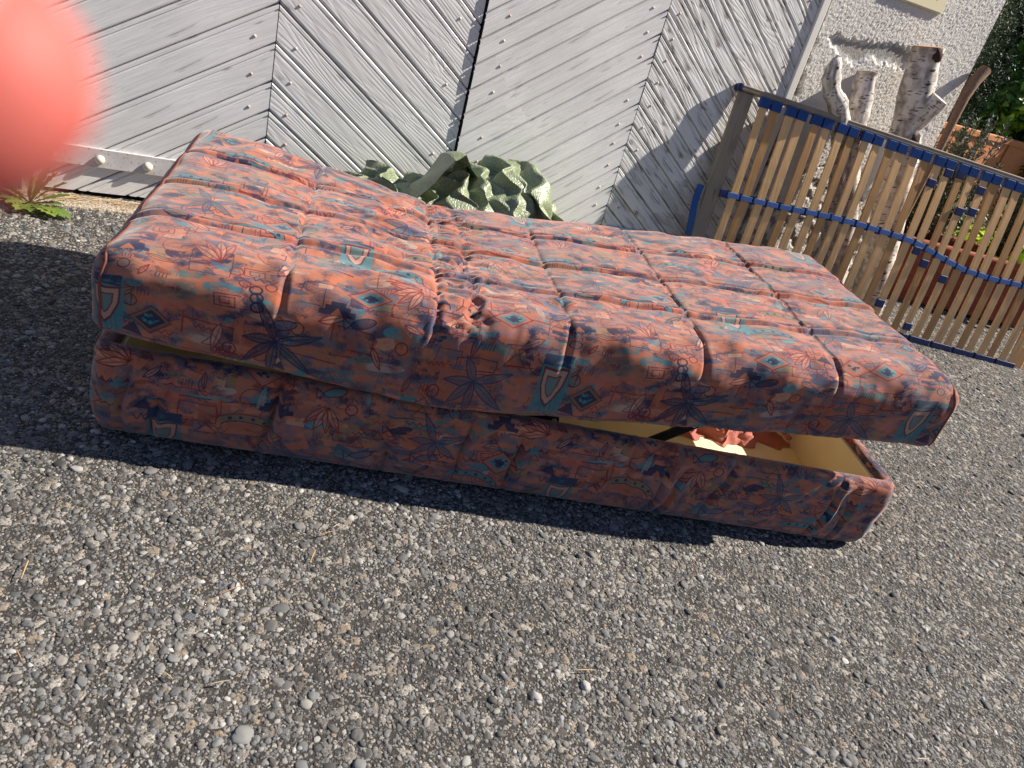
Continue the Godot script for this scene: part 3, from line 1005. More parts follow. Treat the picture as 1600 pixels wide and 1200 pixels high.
func build_leaf(called: String, label: String, off_z: float, x0: float, xm: float, x1: float, angs: Array, cuts: Array, worn: Array, nails: Array) -> Node3D:
	var leaf := thing(called, door_xf * Transform3D(Basis(), Vector3(0, 0, off_z)), label, "garage door", "herringbone leaves of the garage door")
	var bk := MB.new()
	bk.rbox(Transform3D(Basis(), Vector3((x0 + x1) * 0.5, 1.06, -0.036)), Vector3(x1 - x0 - 0.004, 2.08, 0.04), 0.003)
	part("backing", bk, M.backing, leaf)
	for half in 2:
		var a := deg_to_rad(angs[half])
		var bx0 := x0 if half == 0 else xm + 0.0015
		var bx1 := xm - 0.0015 if half == 0 else x1
		for k in cuts.size() - 1:
			var res := make_plank(bx0, bx1, 2.10, a, xm, cuts[k], cuts[k + 1])
			var mb: MB = res[0]
			if mb.ix.size() < 3: continue
			var kind: int = worn[half]
			var o := part("plank", mb, [M.plank, M.plank_lined, M.plank_worn][kind], leaf)
			o.position.z = rnd(-0.0012, 0.0012)
			# nails near both ends
			var org: Vector2 = res[1]; var dir: Vector2 = res[2]; var nor: Vector2 = res[3]; var wd: float = res[4]
			for nx in nails[half]:
				var u: float = (nx + rnd(-0.006, 0.006) - org.x - nor.x * wd * 0.42) / dir.x
				var p: Vector2 = org + dir * u + nor * wd * rnd(0.34, 0.5)
				if p.y < 0.04 or p.y > 2.05 or rng.randf() < 0.1: continue
				var nb := MB.new()
				nb.lathe(Transform3D(Basis(Vector3.RIGHT, PI / 2), Vector3(p.x, p.y, -0.001)), [Vector2(0.0056, 0), Vector2(0.0052, 0.0024), Vector2(0.0034, 0.0042), Vector2(0.0001, 0.0048)], 8)
				part("nail", nb, M.nail if rng.randf() < 0.6 else M.nail_rusty, o)
	return leaf


func build_doors() -> void:
	rng.seed = 31
	var cl := []
	for y in [-1.62, -1.51, -1.40, -1.29, -1.18, -1.09, -0.99, -0.90, -0.80, -0.707, -0.611, -0.513, -0.387, -0.262, -0.135, -0.01, 0.11, 0.225, 0.34, 0.45, 0.56, 0.67, 0.78, 0.89, 1.0, 1.11, 1.22, 1.33, 1.44, 1.55, 1.66, 1.77]:
		cl.append(y + 1.0)
	var left := build_leaf("garage_door_leaf", "white herringbone garage door leaf on the left, behind the raised end of the sofa bed", 0.0, -0.245, 0.473, 1.186, [32.0, -36.0], cl, [0, 1], [[0.407], [0.539, 1.098]])
	var cr := []
	var y := -1.60
	var given := [-0.679, -0.593, -0.498, -0.409, -0.323, -0.226, -0.135, -0.046, 0.043]
	for k in range(10, 0, -1): cr.append(given[0] - k * 0.0905 + 1.0)
	for q in given: cr.append(q + 1.0)
	for k in range(1, 20): cr.append(given[-1] + k * 0.091 + 1.0)
	var right := build_leaf("garage_door_leaf", "white herringbone garage door leaf on the right, with the slatted frame's shadow across it", 0.011, 1.194, 1.955, 2.700, [35.5, -35.5], cr, [0, 2], [[1.29, 1.89], [2.015, 2.64]])
	# long strap hinges with round bolt heads
	for s in 2:
		var h := MB.new()
		var xa := -0.24 if s == 0 else 1.985
		var xb := 0.44 if s == 0 else 2.695
		var yy := 0.139 if s == 0 else 0.103
		h.rbox(Transform3D(Basis(Vector3(0, 0, 1), -0.018), Vector3((xa + xb) * 0.5, yy, 0.006)), Vector3(xb - xa, 0.064, 0.011), 0.002)
		var o := part("strap_hinge", h, M.iron, left if s == 0 else right)
		for x in ([-0.19, -0.05, 0.095, 0.24, 0.38] if s == 0 else [2.05, 2.19, 2.33, 2.47, 2.61]):
			var b := MB.new()
			b.lathe(Transform3D(Basis(Vector3.RIGHT, PI / 2), Vector3(x, yy + (-0.004 if s == 0 else 0.0) - 0.018 * (x - (xa + xb) * 0.5), 0.011)), [Vector2(0.016, 0), Vector2(0.015, 0.006), Vector2(0.010, 0.0115), Vector2(0.005, 0.014), Vector2(0.0001, 0.0145)], 12)
			part("bolt", b, M.nail, o)
	var fh := MB.new()
	fh.rbox(Transform3D(Basis(), Vector3(1.19, 1.06, -0.06)), Vector3(0.06, 2.08, 0.01), 0.002)
	part("rebate_strip", fh, M.backing, left)


# ------------------------------------------------------------------ sofa bed
const HB := [[0.0, 0.283], [0.19, 0.276], [0.36, 0.262], [0.53, 0.252], [0.68, 0.243], [0.76, 0.246], [1.03, 0.275], [1.33, 0.312], [1.64, 0.352], [1.955, 0.382]]
const HF := [[0.0, 0.462], [0.36, 0.478], [0.67, 0.484], [0.98, 0.496], [1.3, 0.515], [1.64, 0.540], [1.955, 0.566]]
const HR := [[0.0, 0.466], [0.19, 0.466], [0.36, 0.446], [0.53, 0.431], [0.69, 0.408], [0.85, 0.421], [1.0, 0.442], [1.34, 0.483], [1.68, 0.525], [1.955, 0.548]]
const SEAMS := [0.36, 0.672, 0.967, 1.29, 1.63]
const PLEATS := [0.215, 0.43, 0.645]
var wr1: FastNoiseLite
var wr2: FastNoiseLite


func lid_point(p: Vector3, h: Vector3, r: float) -> Vector3:
	# p on the surface of a box centred at the origin: x along, y up, z to the front
	var q := (h - Vector3(r, r, r))
	var inner := p.clamp(-q, q)
	var d := (p - inner).normalized()
	var flat := Vector2(d.x, d.z)
	if flat.length() > 0.001:
		# squarer corners seen from above
		var sq := flat.length() / pow(pow(absf(flat.x), 4.0) + pow(absf(flat.y), 4.0), 0.25)
		d.x *= sq; d.z *= sq
	var pos := inner + d * r
	if p.y < -q.y:
		# the lower edge is square, only slightly turned under
		d = Vector3(d.x, 0, d.z) / maxf(0.001, flat.length())
		pos = Vector3(inner.x, p.y, inner.z) + d * r
		pos -= d * 0.007 * pow(clampf((-h.y + 0.016 - p.y) / 0.016, 0.0, 1.0), 2.0)
	var s := pos.x + h.x
	var t := h.z - pos.z          # 0 at the front
	var up := clampf(d.y, 0.0, 1.0)
	var skirt := clampf((pos.y + h.y) / (2.0 * h.y), 0.0, 1.0)
	# stitched seams across the bed, running down the front
	var near := 9.0
	for e in SEAMS: near = minf(near, absf(s - e))
	var edge := minf(s, 1.95 - s)
	var out := 0.0
	var bul := clampf(minf(near, edge + 0.05) / 0.16, 0.0, 1.0)
	out += 0.0045 * bul * (2.0 - bul) - 0.001
	out -= 0.008 * exp(-pow(near / 0.0042, 2.0))
	var face_front := clampf(d.z, 0, 1)
	out *= (up + face_front * (0.35 + 0.65 * skirt)) if d.y >= 0 else 0.35 * face_front
	# pleats along the bed
	var pl := 0.0
	for e in PLEATS:
		var wob := 0.004 * sin(s * 9.0 + e * 20.0)
		var dt: float = t - e - wob
		pl += -0.011 * exp(-pow((dt - 0.015) / 0.0048, 2.0)) - 0.011 * exp(-pow((dt + 0.015) / 0.0048, 2.0)) + 0.005 * exp(-pow(dt / 0.010, 2.0))
	out += pl * pow(up, 3.0)
	# the cloth bunches at the fold
	var fold := exp(-pow((s - 0.725) / 0.085, 2.0))
	var ruck := absf(wr1.get_noise_2d(s * 9.0 + 3.0 * wr2.get_noise_2d(s * 3.0, t * 4.0), (t + pos.y) * 22.0 + s * 6.0))
	out += fold * (0.006 - 0.017 * ruck) * (up * 0.9 + face_front * 0.7 * skirt)
	var vale: float = s - 0.752 - 0.012 * wr2.get_noise_2d(t * 11.0, 2.0)
	out -= 0.012 * exp(-pow(vale / 0.011, 2.0)) * clampf(0.6 + 1.2 * wr2.get_noise_2d(t * 9.0, 7.0), 0.0, 1.0) * up
	var fold2 := exp(-pow((s - 0.56) / 0.09, 2.0))
	out += fold2 * wr1.get_noise_2d(s * 9.0 + 40.0, t * 22.0) * 0.012 * up
	# soft unevenness and little tucks beside the seams
	out += wr2.get_noise_2d(s * 5.0, (t + pos.y) * 5.0) * 0.006 * (up + face_front)
	out += wr1.get_noise_2d(s * 10.0 + 70.0, (t - pos.y) * 30.0) * 0.004 * exp(-pow(near / 0.05, 2.0)) * (0.7 * up + 0.4 * face_front * skirt)
	out += wr1.get_noise_2d(s * 26.0, (pos.y) * 5.0 + 9.0) * 0.0018 * face_front
	pos += d * out
	var k := (pos.y + h.y) / (2.0 * h.y)
	var f := clampf(t / 0.87, 0.0, 1.0)
	var hb := interp(HB, s)
	var ht := lerpf(interp(HF, s), interp(HR, s), f)
	return Vector3(pos.x + h.x - 0.012, lerpf(hb, ht, k), pos.z - h.z + 0.022)


func axis_cuts(half: float, r: float, step: float, edge_n: int) -> PackedFloat32Array:
	var o := PackedFloat32Array()
	for k in edge_n:
		o.append(-half + r * (1.0 - cos(PI * 0.5 * k / edge_n)) if false else -half + r * k / edge_n)
	var n := int(ceil((2.0 * half - 2.0 * r) / step))
	for k in n + 1:
		o.append(-half + r + (2.0 * half - 2.0 * r) * k / n)
	for k in range(1, edge_n + 1):
		o.append(half - r + r * k / edge_n)
	return o


func build_bed() -> void:
	wr1 = noise(FastNoiseLite.TYPE_SIMPLEX, 0.5, 2, 7)
	wr2 = noise(FastNoiseLite.TYPE_SIMPLEX, 1.0, 2, 8)
	var bed := thing("sofa_bed", ground_xf, "orange and blue patterned sofa bed with a quilted lid standing ajar over its storage box", "sofa bed")
	# ---- lid
	var lid := MB.new()
	var h := Vector3(0.991, 0.10, 0.4475)
	var r := 0.08
	var cx := axis_cuts(h.x, r, 0.0058, 7)
	var cz := axis_cuts(h.z, r, 0.0048, 7)
	var cy := axis_cuts(h.y, r, 0.012, 7)
	var tile := 0.92
	# top, front, back, left, right, bottom
	lid.grid(cx.size() - 1, cz.size() - 1, func(i: int, j: int): return lid_point(Vector3(cx[i], h.y, cz[cz.size() - 1 - j]), h, r), func(i: int, j: int): return Vector2((cx[i] + h.x) / tile, -(0.2 + h.z - cz[cz.size() - 1 - j]) / tile))
	lid.grid(cx.size() - 1, cy.size() - 1, func(i: int, j: int): return lid_point(Vector3(cx[i], cy[j], h.z), h, r), func(i: int, j: int): return Vector2((cx[i] + h.x) / tile, -(cy[j] + h.y) / tile))
	lid.grid(cx.size() - 1, cy.size() - 1, func(i: int, j: int): return lid_point(Vector3(cx[cx.size() - 1 - i], cy[j], -h.z), h, r), func(i: int, j: int): return Vector2((cx[cx.size() - 1 - i] + h.x) / tile, -(1.3 - cy[j]) / tile))
	lid.grid(cz.size() - 1, cy.size() - 1, func(i: int, j: int): return lid_point(Vector3(-h.x, cy[j], cz[i]), h, r), func(i: int, j: int): return Vector2((cz[i] - h.z) / tile, -(cy[j] + h.y) / tile))
	lid.grid(cz.size() - 1, cy.size() - 1, func(i: int, j: int): return lid_point(Vector3(h.x, cy[j], cz[cz.size() - 1 - i]), h, r), func(i: int, j: int): return Vector2((2.0 * h.x + h.z - cz[cz.size() - 1 - i]) / tile, -(cy[j] + h.y) / tile))
	lid.smooth()
	var lo := part("lid", lid, M.fabric, bed)
	tag(lo, "quilted patterned lid, bent up at its left end")
	var und := MB.new()
	und.grid(40, 2, func(i: int, j: int):
		var s := 0.06 + 1.84 * i / 40.0
		return Vector3(s, interp(HB, s) + 0.010, -0.82 + 0.78 * (1.0 - j / 2.0)),
		func(i: int, j: int): return Vector2(i / 20.0, j))
	und.smooth()
	part("lid_underside", und, M.cream, lo)
	# piping round the ends
	for s in [0.0, 1.0]:
		var pts := []
		var rad := []
		for k in 40:
			var t := k / 39.0
			var p: Vector3
			var xx: float = -h.x + 0.022 if s == 0.0 else h.x - 0.022
			if t < 0.2: p = Vector3(xx, lerpf(-h.y + 0.005, h.y - r, t / 0.2), h.z)
			elif t < 0.3: p = Vector3(xx, h.y - r + r * (t - 0.2) / 0.1, h.z)
			elif t < 0.36: p = Vector3(xx, h.y, h.z - r * (t - 0.3) / 0.06)
			else: p = Vector3(xx, h.y, lerpf(h.z - r, -h.z + r, (t - 0.36) / 0.64))
			pts.append(lid_point(p, h, r)); rad.append(0.0032)
		var pm := MB.new()
		pm.tube(pts, rad, 6, true)
		part("piping", pm, M.piping, lo)
	# ---- upholstered box: a rounded wall swept round the plan
	var bx0 := -0.014; var bx1 := 1.985; var bz0 := 0.0; var bz1 := -0.87
	var pr := 0.042
	var plan := []
	var nrm := []
	var run := [0.0]
	var corners := [[bx0 + pr, bz0 - pr, PI, PI * 0.5], [bx1 - pr, bz0 - pr, PI * 0.5, 0.0], [bx1 - pr, bz1 + pr, 0.0, -PI * 0.5], [bx0 + pr, bz1 + pr, -PI * 0.5, -PI]]
	for k in 4:
		var c: Array = corners[k]
		for j in 9:
			var a := lerpf(c[2], c[3], j / 8.0)
			plan.append(Vector2(c[0] + cos(a) * pr, c[1] + sin(a) * pr)); nrm.append(Vector2(cos(a), sin(a)))
		var nx: Array = corners[(k + 1) % 4]
		var e0: Vector2 = plan[-1]
		var a2: float = nx[2]
		var e1 := Vector2(nx[0] + cos(a2) * pr, nx[1] + sin(a2) * pr)
		var cnt := int((e1 - e0).length() / 0.008)
		var last: Vector2 = nrm[-1]
		for j in range(1, cnt):
			plan.append(e0.lerp(e1, float(j) / cnt)); nrm.append(last)
	plan.append(plan[0]); nrm.append(nrm[0])
	for k in range(1, plan.size()): run.append(run[-1] + (plan[k] - plan[k - 1]).length())
	var prof := [[-0.036, 0.004], [-0.024, 0.007], [-0.014, 0.016], [-0.007, 0.03], [-0.001, 0.05], [0.003, 0.075], [0.004, 0.10], [0.004, 0.13], [0.003, 0.16], [0.001, 0.19], [-0.002, 0.21], [-0.006, 0.219], [-0.012, 0.226], [-0.020, 0.229], [-0.030, 0.228], [-0.039, 0.224], [-0.044, 0.216], [-0.045, 0.2], [-0.045, 0.17]]
	var arc := [0.0]
	for k in range(1, prof.size()): arc.append(arc[-1] + Vector2(prof[k][0] - prof[k - 1][0], prof[k][1] - prof[k - 1][1]).length())
	var tucks := [0.06, 0.135, 0.25, 0.36, 0.362, 0.62, 0.74, 0.80, 0.93, 1.16, 1.22, 1.32, 1.36, 1.41, 1.47, 1.80, 1.86]
	var wall := MB.new()
	wall.grid(plan.size() - 1, prof.size() - 1, func(i: int, j: int):
		var p: Vector2 = plan[i]; var n2: Vector2 = nrm[i]
		var o: float = prof[j][0]; var y: float = prof[j][1]
		var u: float = run[i]
		var wt := sin(PI * clampf(y / 0.237, 0, 1)) if j < 14 else 0.0
		var s := p.x
		var add := 0.006 * wr2.get_noise_2d(u * 4.0, y * 6.0) * wt
		add += 0.004 * wr1.get_noise_2d(u * 22.0 + y * 12.0, y * 4.0) * (0.25 + wt)
		if p.y > -0.06:
			for k in tucks.size():
				var dx: float = s - tucks[k] - (y - 0.12) * (0.1 + 0.2 * sin(k * 2.3)) - 0.004 * sin(y * 40.0 + k)
				if absf(dx) < 0.05:
					var sg := exp(-pow(dx / 0.0052, 2.0))
					var fade := 0.5 + 0.5 * sin(y * 11.0 + k * 1.7)
					add += (-0.018 * sg + 0.010 * exp(-pow((dx - 0.013) / 0.009, 2.0))) * (0.25 + 0.75 * fade) * (wt + 0.15)
		var q := p + n2 * (o + add)
		return Vector3(q.x, y, q.y),
		func(i: int, j: int): return Vector2((run[i] + 0.31) / 0.92, -(arc[j] + 0.36) / 0.92))
	wall.smooth()
	var wo := part("box_upholstery", wall, M.fabric, bed)
	tag(wo, "patterned side of the storage box with vertical tucks")
	# ---- inside of the box
	var fl := MB.new()
	fl.rbox(Transform3D(Basis(), Vector3(0.986, 0.035, -0.435)), Vector3(1.92, 0.016, 0.785), 0.001)
	part("floor_panel", fl, M.cream, bed)
	for k in [[0.986, -0.0495, 1.912, 0.012, 0], [0.986, -0.8205, 1.912, 0.012, 0], [0.036, -0.435, 0.012, 0.765, 1], [1.936, -0.435, 0.012, 0.765, 1]]:
		var pb := MB.new()
		pb.rbox(Transform3D(Basis(), Vector3(k[0], 0.126, k[1])), Vector3(k[2], 0.166, k[3]), 0.001)
		part("inner_panel", pb, M.cream, bed)
	# feet and folding fittings
	for k in [[0.1, -0.1], [1.84, -0.1], [0.1, -0.77], [1.84, -0.77]]:
		var fb := MB.new()
		fb.rbox(Transform3D(Basis(), Vector3(k[0], 0.014, k[1])), Vector3(0.05, 0.028, 0.05), 0.004)
		part("foot", fb, M.steel, bed)
	for k in [[1.22, 0.13, 1.39, 0.268, -0.085], [1.235, 0.125, 1.405, 0.262, -0.105], [0.88, 0.165, 1.03, 0.2, -0.085], [1.26, 0.13, 1.43, 0.268, -0.765]]:
		var p0 := Vector3(k[0], k[1], k[4]); var p1 := Vector3(k[2], k[3], k[4])
		var d := (p1 - p0).normalized()
		var hb := MB.new()
		hb.rbox(Transform3D(Basis(d, Vector3(0, 0, 1).cross(d), Vector3(0, 0, 1)), (p0 + p1) * 0.5), Vector3((p1 - p0).length(), 0.028, 0.004), 0.0015)
		var ho := part("hinge_arm", hb, M.steel, bed)
		for e in [0.08, 0.92]:
			var rv := MB.new()
			rv.lathe(Transform3D(Basis(Vector3.RIGHT, PI / 2), p0.lerp(p1, e) + Vector3(0, 0, 0.002)), [Vector2(0.007, 0), Vector2(0.006, 0.003), Vector2(0.0001, 0.0035)], 8)
			part("rivet", rv, M.iron, ho)


func build_pink_sheet() -> void:
	var o := thing("bed_sheet", ground_xf * Transform3D(Basis(Vector3.UP, 0.15), Vector3(1.70, 0.0445, -0.50)), "crumpled pink elasticated bed sheet lying inside the open sofa bed box", "bed sheet")
	var n1 := noise(FastNoiseLite.TYPE_SIMPLEX, 6.0, 2, 201)
	var n2 := noise(FastNoiseLite.TYPE_SIMPLEX, 20.0, 2, 202)
	var mb := MB.new()
	mb.grid(90, 60, func(i: int, j: int):
		var a := i / 90.0 * 2.0 - 1.0; var b := j / 60.0 * 2.0 - 1.0
		var rr := sqrt(a * a + b * b)
		var e := maxf(0.0, 1.0 - pow(rr, 3.0))
		var f := 1.0 - absf(n1.get_noise_2d(a * 0.5 + b * 0.3, b * 0.5))
		var g := 1.0 - absf(n2.get_noise_2d(a * 0.14, b * 0.4 + 0.1 * sin(a * 5.0)))
		var y := e * (0.035 + 0.05 * pow(f, 2.0) + 0.016 * g) + 0.002
		var x := a * 0.21 + 0.01 * n2.get_noise_2d(b * 0.2, a * 0.2)
		return Vector3(x, y if rr < 1.0 else 0.001, -b * 0.13 * (1.0 + 0.25 * n1.get_noise_2d(a * 0.3, 3.0))),
		func(i: int, j: int): return Vector2(i / 90.0, j / 60.0))
	mb.smooth()
	part("sheet", mb, M.pinkcloth, o)
	var pts := []
	var rad := []
	for k in 70:
		var t := k / 69.0
		pts.append(Vector3(0.02 + 0.17 * t, 0.03 + 0.045 * sin(PI * t) + 0.004 * sin(t * 90.0), 0.10 - 0.05 * sin(t * PI * 1.2) + 0.004 * cos(t * 80.0)))
		rad.append(0.006 + 0.002 * sin(t * 95.0))
	var hem := MB.new()
	hem.tube(pts, rad, 7)
	part("gathered_hem", hem, M.pinkcloth, o)


# ------------------------------------------------------------------ slatted bed frame
const BELT := [[0.04, 0.438], [0.219, 0.446], [0.413, 0.459], [0.609, 0.476], [0.78, 0.482], [0.975, 0.481], [1.105, 0.475], [1.269, 0.441], [1.391, 0.421], [1.545, 0.418], [1.771, 0.43], [1.99, 0.436]]


func build_slat_frame() -> void:
	var e := Vector3(0.9765964, -0.04494706, -0.21033127)
	var w := Vector3(0.00554531, 0.98285711, -0.18428549)
	var b0 := Vector3(0.59026052, 0.16885831, -3.51867009)
	w = (w - e * w.dot(e)).normalized()
	var fx := Transform3D(Basis(e, w, e.cross(w)), b0)
	var o := thing("slatted_bed_frame", fx, "wooden slatted bed frame with blue caps leaning on its long side against the wall", "bed frame")
	for k in [0.886, 0.012]:
		var rb := MB.new()
		rb.rbox(Transform3D(Basis(), Vector3(0.995, k, -0.022)), Vector3(1.985, 0.025, 0.055), 0.004)
		for q in [-0.006, 0.0065]:
			rb.rbox(Transform3D(Basis(), Vector3(0.995, k + q, 0.0052)), Vector3(1.98, 0.0045, 0.003), 0.001)
		part("side_rail", rb, M.greywood, o)
	for k in [[0.046, 0.07, true], [1.947, 0.075, false]]:
		var eb := MB.new()
		eb.rbox(Transform3D(Basis(), Vector3(k[0], 0.449, -0.024)), Vector3(k[1], 0.846, 0.03), 0.005)
		part("end_rail", eb, M.greywood if k[2] else M.slat_dull, o)
	for k in [[0.0, 0.886], [1.99, 0.012], [1.99, 0.886], [0.0, 0.012]]:
		var cb := MB.new()
		cb.rbox(Transform3D(Basis(), Vector3(k[0] + (0.004 if k[0] < 1.0 else -0.004), k[1], -0.022)), Vector3(0.022, 0.031, 0.06), 0.006)
		part("corner_cap", cb, M.navy, o)
	# slats: bowed strips, each in two blue sockets
	rng.seed = 66
	var slat_mesh: Array = []
	for kind in 3:
		var sb := MB.new()
		var hw := 0.0182 + 0.0008 * kind
		var L := 0.835
		for seg in 10:
			var pa := []
			for q in 2:
				var t := (seg + q) / 10.0
				var bow := 0.017 * (1.0 - pow(2.0 * t - 1.0, 2.0))
				pa.append([t * L - L * 0.5, bow])
			var ring := [[-hw, 0.0], [-hw + 0.002, 0.0045], [hw - 0.002, 0.0045], [hw, 0.0], [hw, -0.004], [-hw, -0.004]]
			var d := Vector2(pa[1][0] - pa[0][0], pa[1][1] - pa[0][1]).normalized()
			for m in 6:
				var r0: Array = ring[m]; var r1: Array = ring[(m + 1) % 6]
				var across := Vector2(r1[0] - r0[0], r1[1] - r0[1]).normalized()
				var nn := Vector3(-across.y, 0, across.x)
				nn = Vector3(nn.x, -nn.z * d.y, nn.z * d.x).normalized()
				sb.face([Vector3(r0[0], pa[0][0], pa[0][1] + r0[1]), Vector3(r1[0], pa[0][0], pa[0][1] + r1[1]), Vector3(r1[0], pa[1][0], pa[1][1] + r1[1]), Vector3(r0[0], pa[1][0], pa[1][1] + r0[1])], nn,
					[Vector2(pa[0][0] + kind * 0.4, r0[0] + kind * 0.07), Vector2(pa[0][0] + kind * 0.4, r1[0] + kind * 0.07), Vector2(pa[1][0] + kind * 0.4, r1[0] + kind * 0.07), Vector2(pa[1][0] + kind * 0.4, r0[0] + kind * 0.07)])
		# face order above runs clockwise for some sides; normals are given, so only the look counts
		slat_mesh.append(sb.mesh(M.slat))
		slat_mesh.append(sb.mesh(M.slat_dull))
	var cap := MB.new()
	cap.rbox(Transform3D(Basis(), Vector3(0, 0, 0)), Vector3(0.050, 0.042, 0.024), 0.004)
	for q in 6:
		cap.rbox(Transform3D(Basis(), Vector3(-0.0195 + q * 0.0078, 0, 0.0125)), Vector3(0.0045, 0.040, 0.003), 0.001)
	var cap_mesh := cap.mesh(M.blue)
	var bridge := MB.new()
	bridge.rbox(Transform3D(), Vector3(0.024, 0.02, 0.012), 0.003)
	var bridge_mesh := bridge.mesh(M.navy)
	var foot := MB.new()
	foot.rbox(Transform3D(), Vector3(0.118, 0.028, 0.02), 0.004)
	var foot_mesh := foot.mesh(M.navy)
	for k in 28:
		var x := 0.128 + 0.0655 * k
		var pair := (0.004 if k % 2 == 0 else -0.004)
		var s := put_mesh("slat", slat_mesh[(k * 5 + k / 3) % 6], o)
		s.position = Vector3(x + pair, 0.449, 0.004 + rnd(-0.001, 0.001))
		s.rotation.z = rnd(-0.004, 0.004)
		var c := put_mesh("socket", cap_mesh, o)
		c.position = Vector3(x + pair, 0.852, 0.003)
		if k % 2 == 0:
			put_mesh("socket_bridge", bridge_mesh, c).position = Vector3(0.029, -0.004, -0.004)
			var f := put_mesh("lower_socket", foot_mesh, o)
			f.position = Vector3(x + 0.033, 0.036, 0.002)
	# webbing belt woven across the middle
	for k in 29:
		var xa := 0.128 + 0.0655 * (k - 1) + 0.0175
		var xb := 0.128 + 0.0655 * k - 0.0175
		if k == 0: xa = 0.062
		if k == 28: xb = 1.93
		var ya := interp(BELT, xa); var yb := interp(BELT, xb)
		var d := Vector3(xb - xa, yb - ya, 0).normalized()
		var lb := MB.new()
		lb.rbox(Transform3D(Basis(d, Vector3(0, 0, 1).cross(d), Vector3(0, 0, 1)), Vector3((xa + xb) * 0.5, (ya + yb) * 0.5, 0.020)), Vector3((xb - xa) * 0.94, 0.036, 0.009), 0.003)
		part("belt_joint", lb, M.navy, o)
		if k < 28:
			var xc := 0.128 + 0.0655 * k
			var y0 := interp(BELT, xb); var y1 := interp(BELT, xb + 0.035)
			var d2 := Vector3(0.035, y1 - y0, 0).normalized()
			var bb := MB.new()
			bb.rbox(Transform3D(Basis(d2, Vector3(0, 0, 1).cross(d2), Vector3(0, 0, 1)), Vector3(xc, (y0 + y1) * 0.5, 0.0275)), Vector3(0.054, 0.023, 0.004), 0.0015)
			part("belt_loop", bb, M.strap, o)
	# sliding stiffness clips
	var clip := MB.new()
	clip.rbox(Transform3D(), Vector3(0.044, 0.038, 0.016), 0.004)
	var clip_mesh := clip.mesh(M.navy)
	for k in [[14, 0.75, 0], [15, 0.814, 0], [16, 0.825, 0], [18, 0.785, 0], [17, 0.668, 0], [18, 0.683, 1], [15, 0.443, 0], [16, 0.396, 0], [18, 0.351, 0], [14, 0.16, 0], [17, 0.087, 0]]:
		var c := put_mesh("clip", clip_mesh, o)
		var t: float = (k[1] - 0.032) / 0.835
		c.position = Vector3(0.128 + 0.0655 * k[0], k[1], 0.006 + 0.017 * (1.0 - pow(2.0 * t - 1.0, 2.0)))
	# sticker on the right end rail, blue strap hanging on the left end
	var st := MB.new()
	st.rbox(Transform3D(Basis(), Vector3(1.928, 0.165, -0.0078)), Vector3(0.022, 0.052, 0.0012), 0.0005)
	var so := part("sticker", st, M.sticker, o)
	var sb2 := MB.new()
	sb2.rbox(Transform3D(Basis(), Vector3(1.928, 0.165, -0.0068)), Vector3(0.008, 0.036, 0.0008), 0.0003)
	part("printed_band", sb2, M.navy, so)
	var hs := MB.new()
	hs.grid(3, 16, func(i: int, j: int):
		var t := j / 16.0
		return Vector3(0.004 - 0.012 * t - 0.026 * (1.0 - i / 3.0) - 0.012 * sin(t * PI), 0.22 + 0.23 * t, 0.004 + 0.014 * sin(t * 5.0) + 0.015 * i / 3.0),
		func(i: int, j: int): return Vector2(i / 3.0, j / 4.0))
	hs.grid(3, 16, func(i: int, j: int):
		var t := j / 16.0
		return Vector3(0.004 - 0.012 * t - 0.026 * (i / 3.0) - 0.012 * sin(t * PI), 0.22 + 0.23 * t, 0.001 + 0.014 * sin(t * 5.0) + 0.015 * (1.0 - i / 3.0)),
		func(i: int, j: int): return Vector2(i / 3.0, j / 4.0))
	hs.smooth()
	part("carry_strap", hs, M.blue, o)


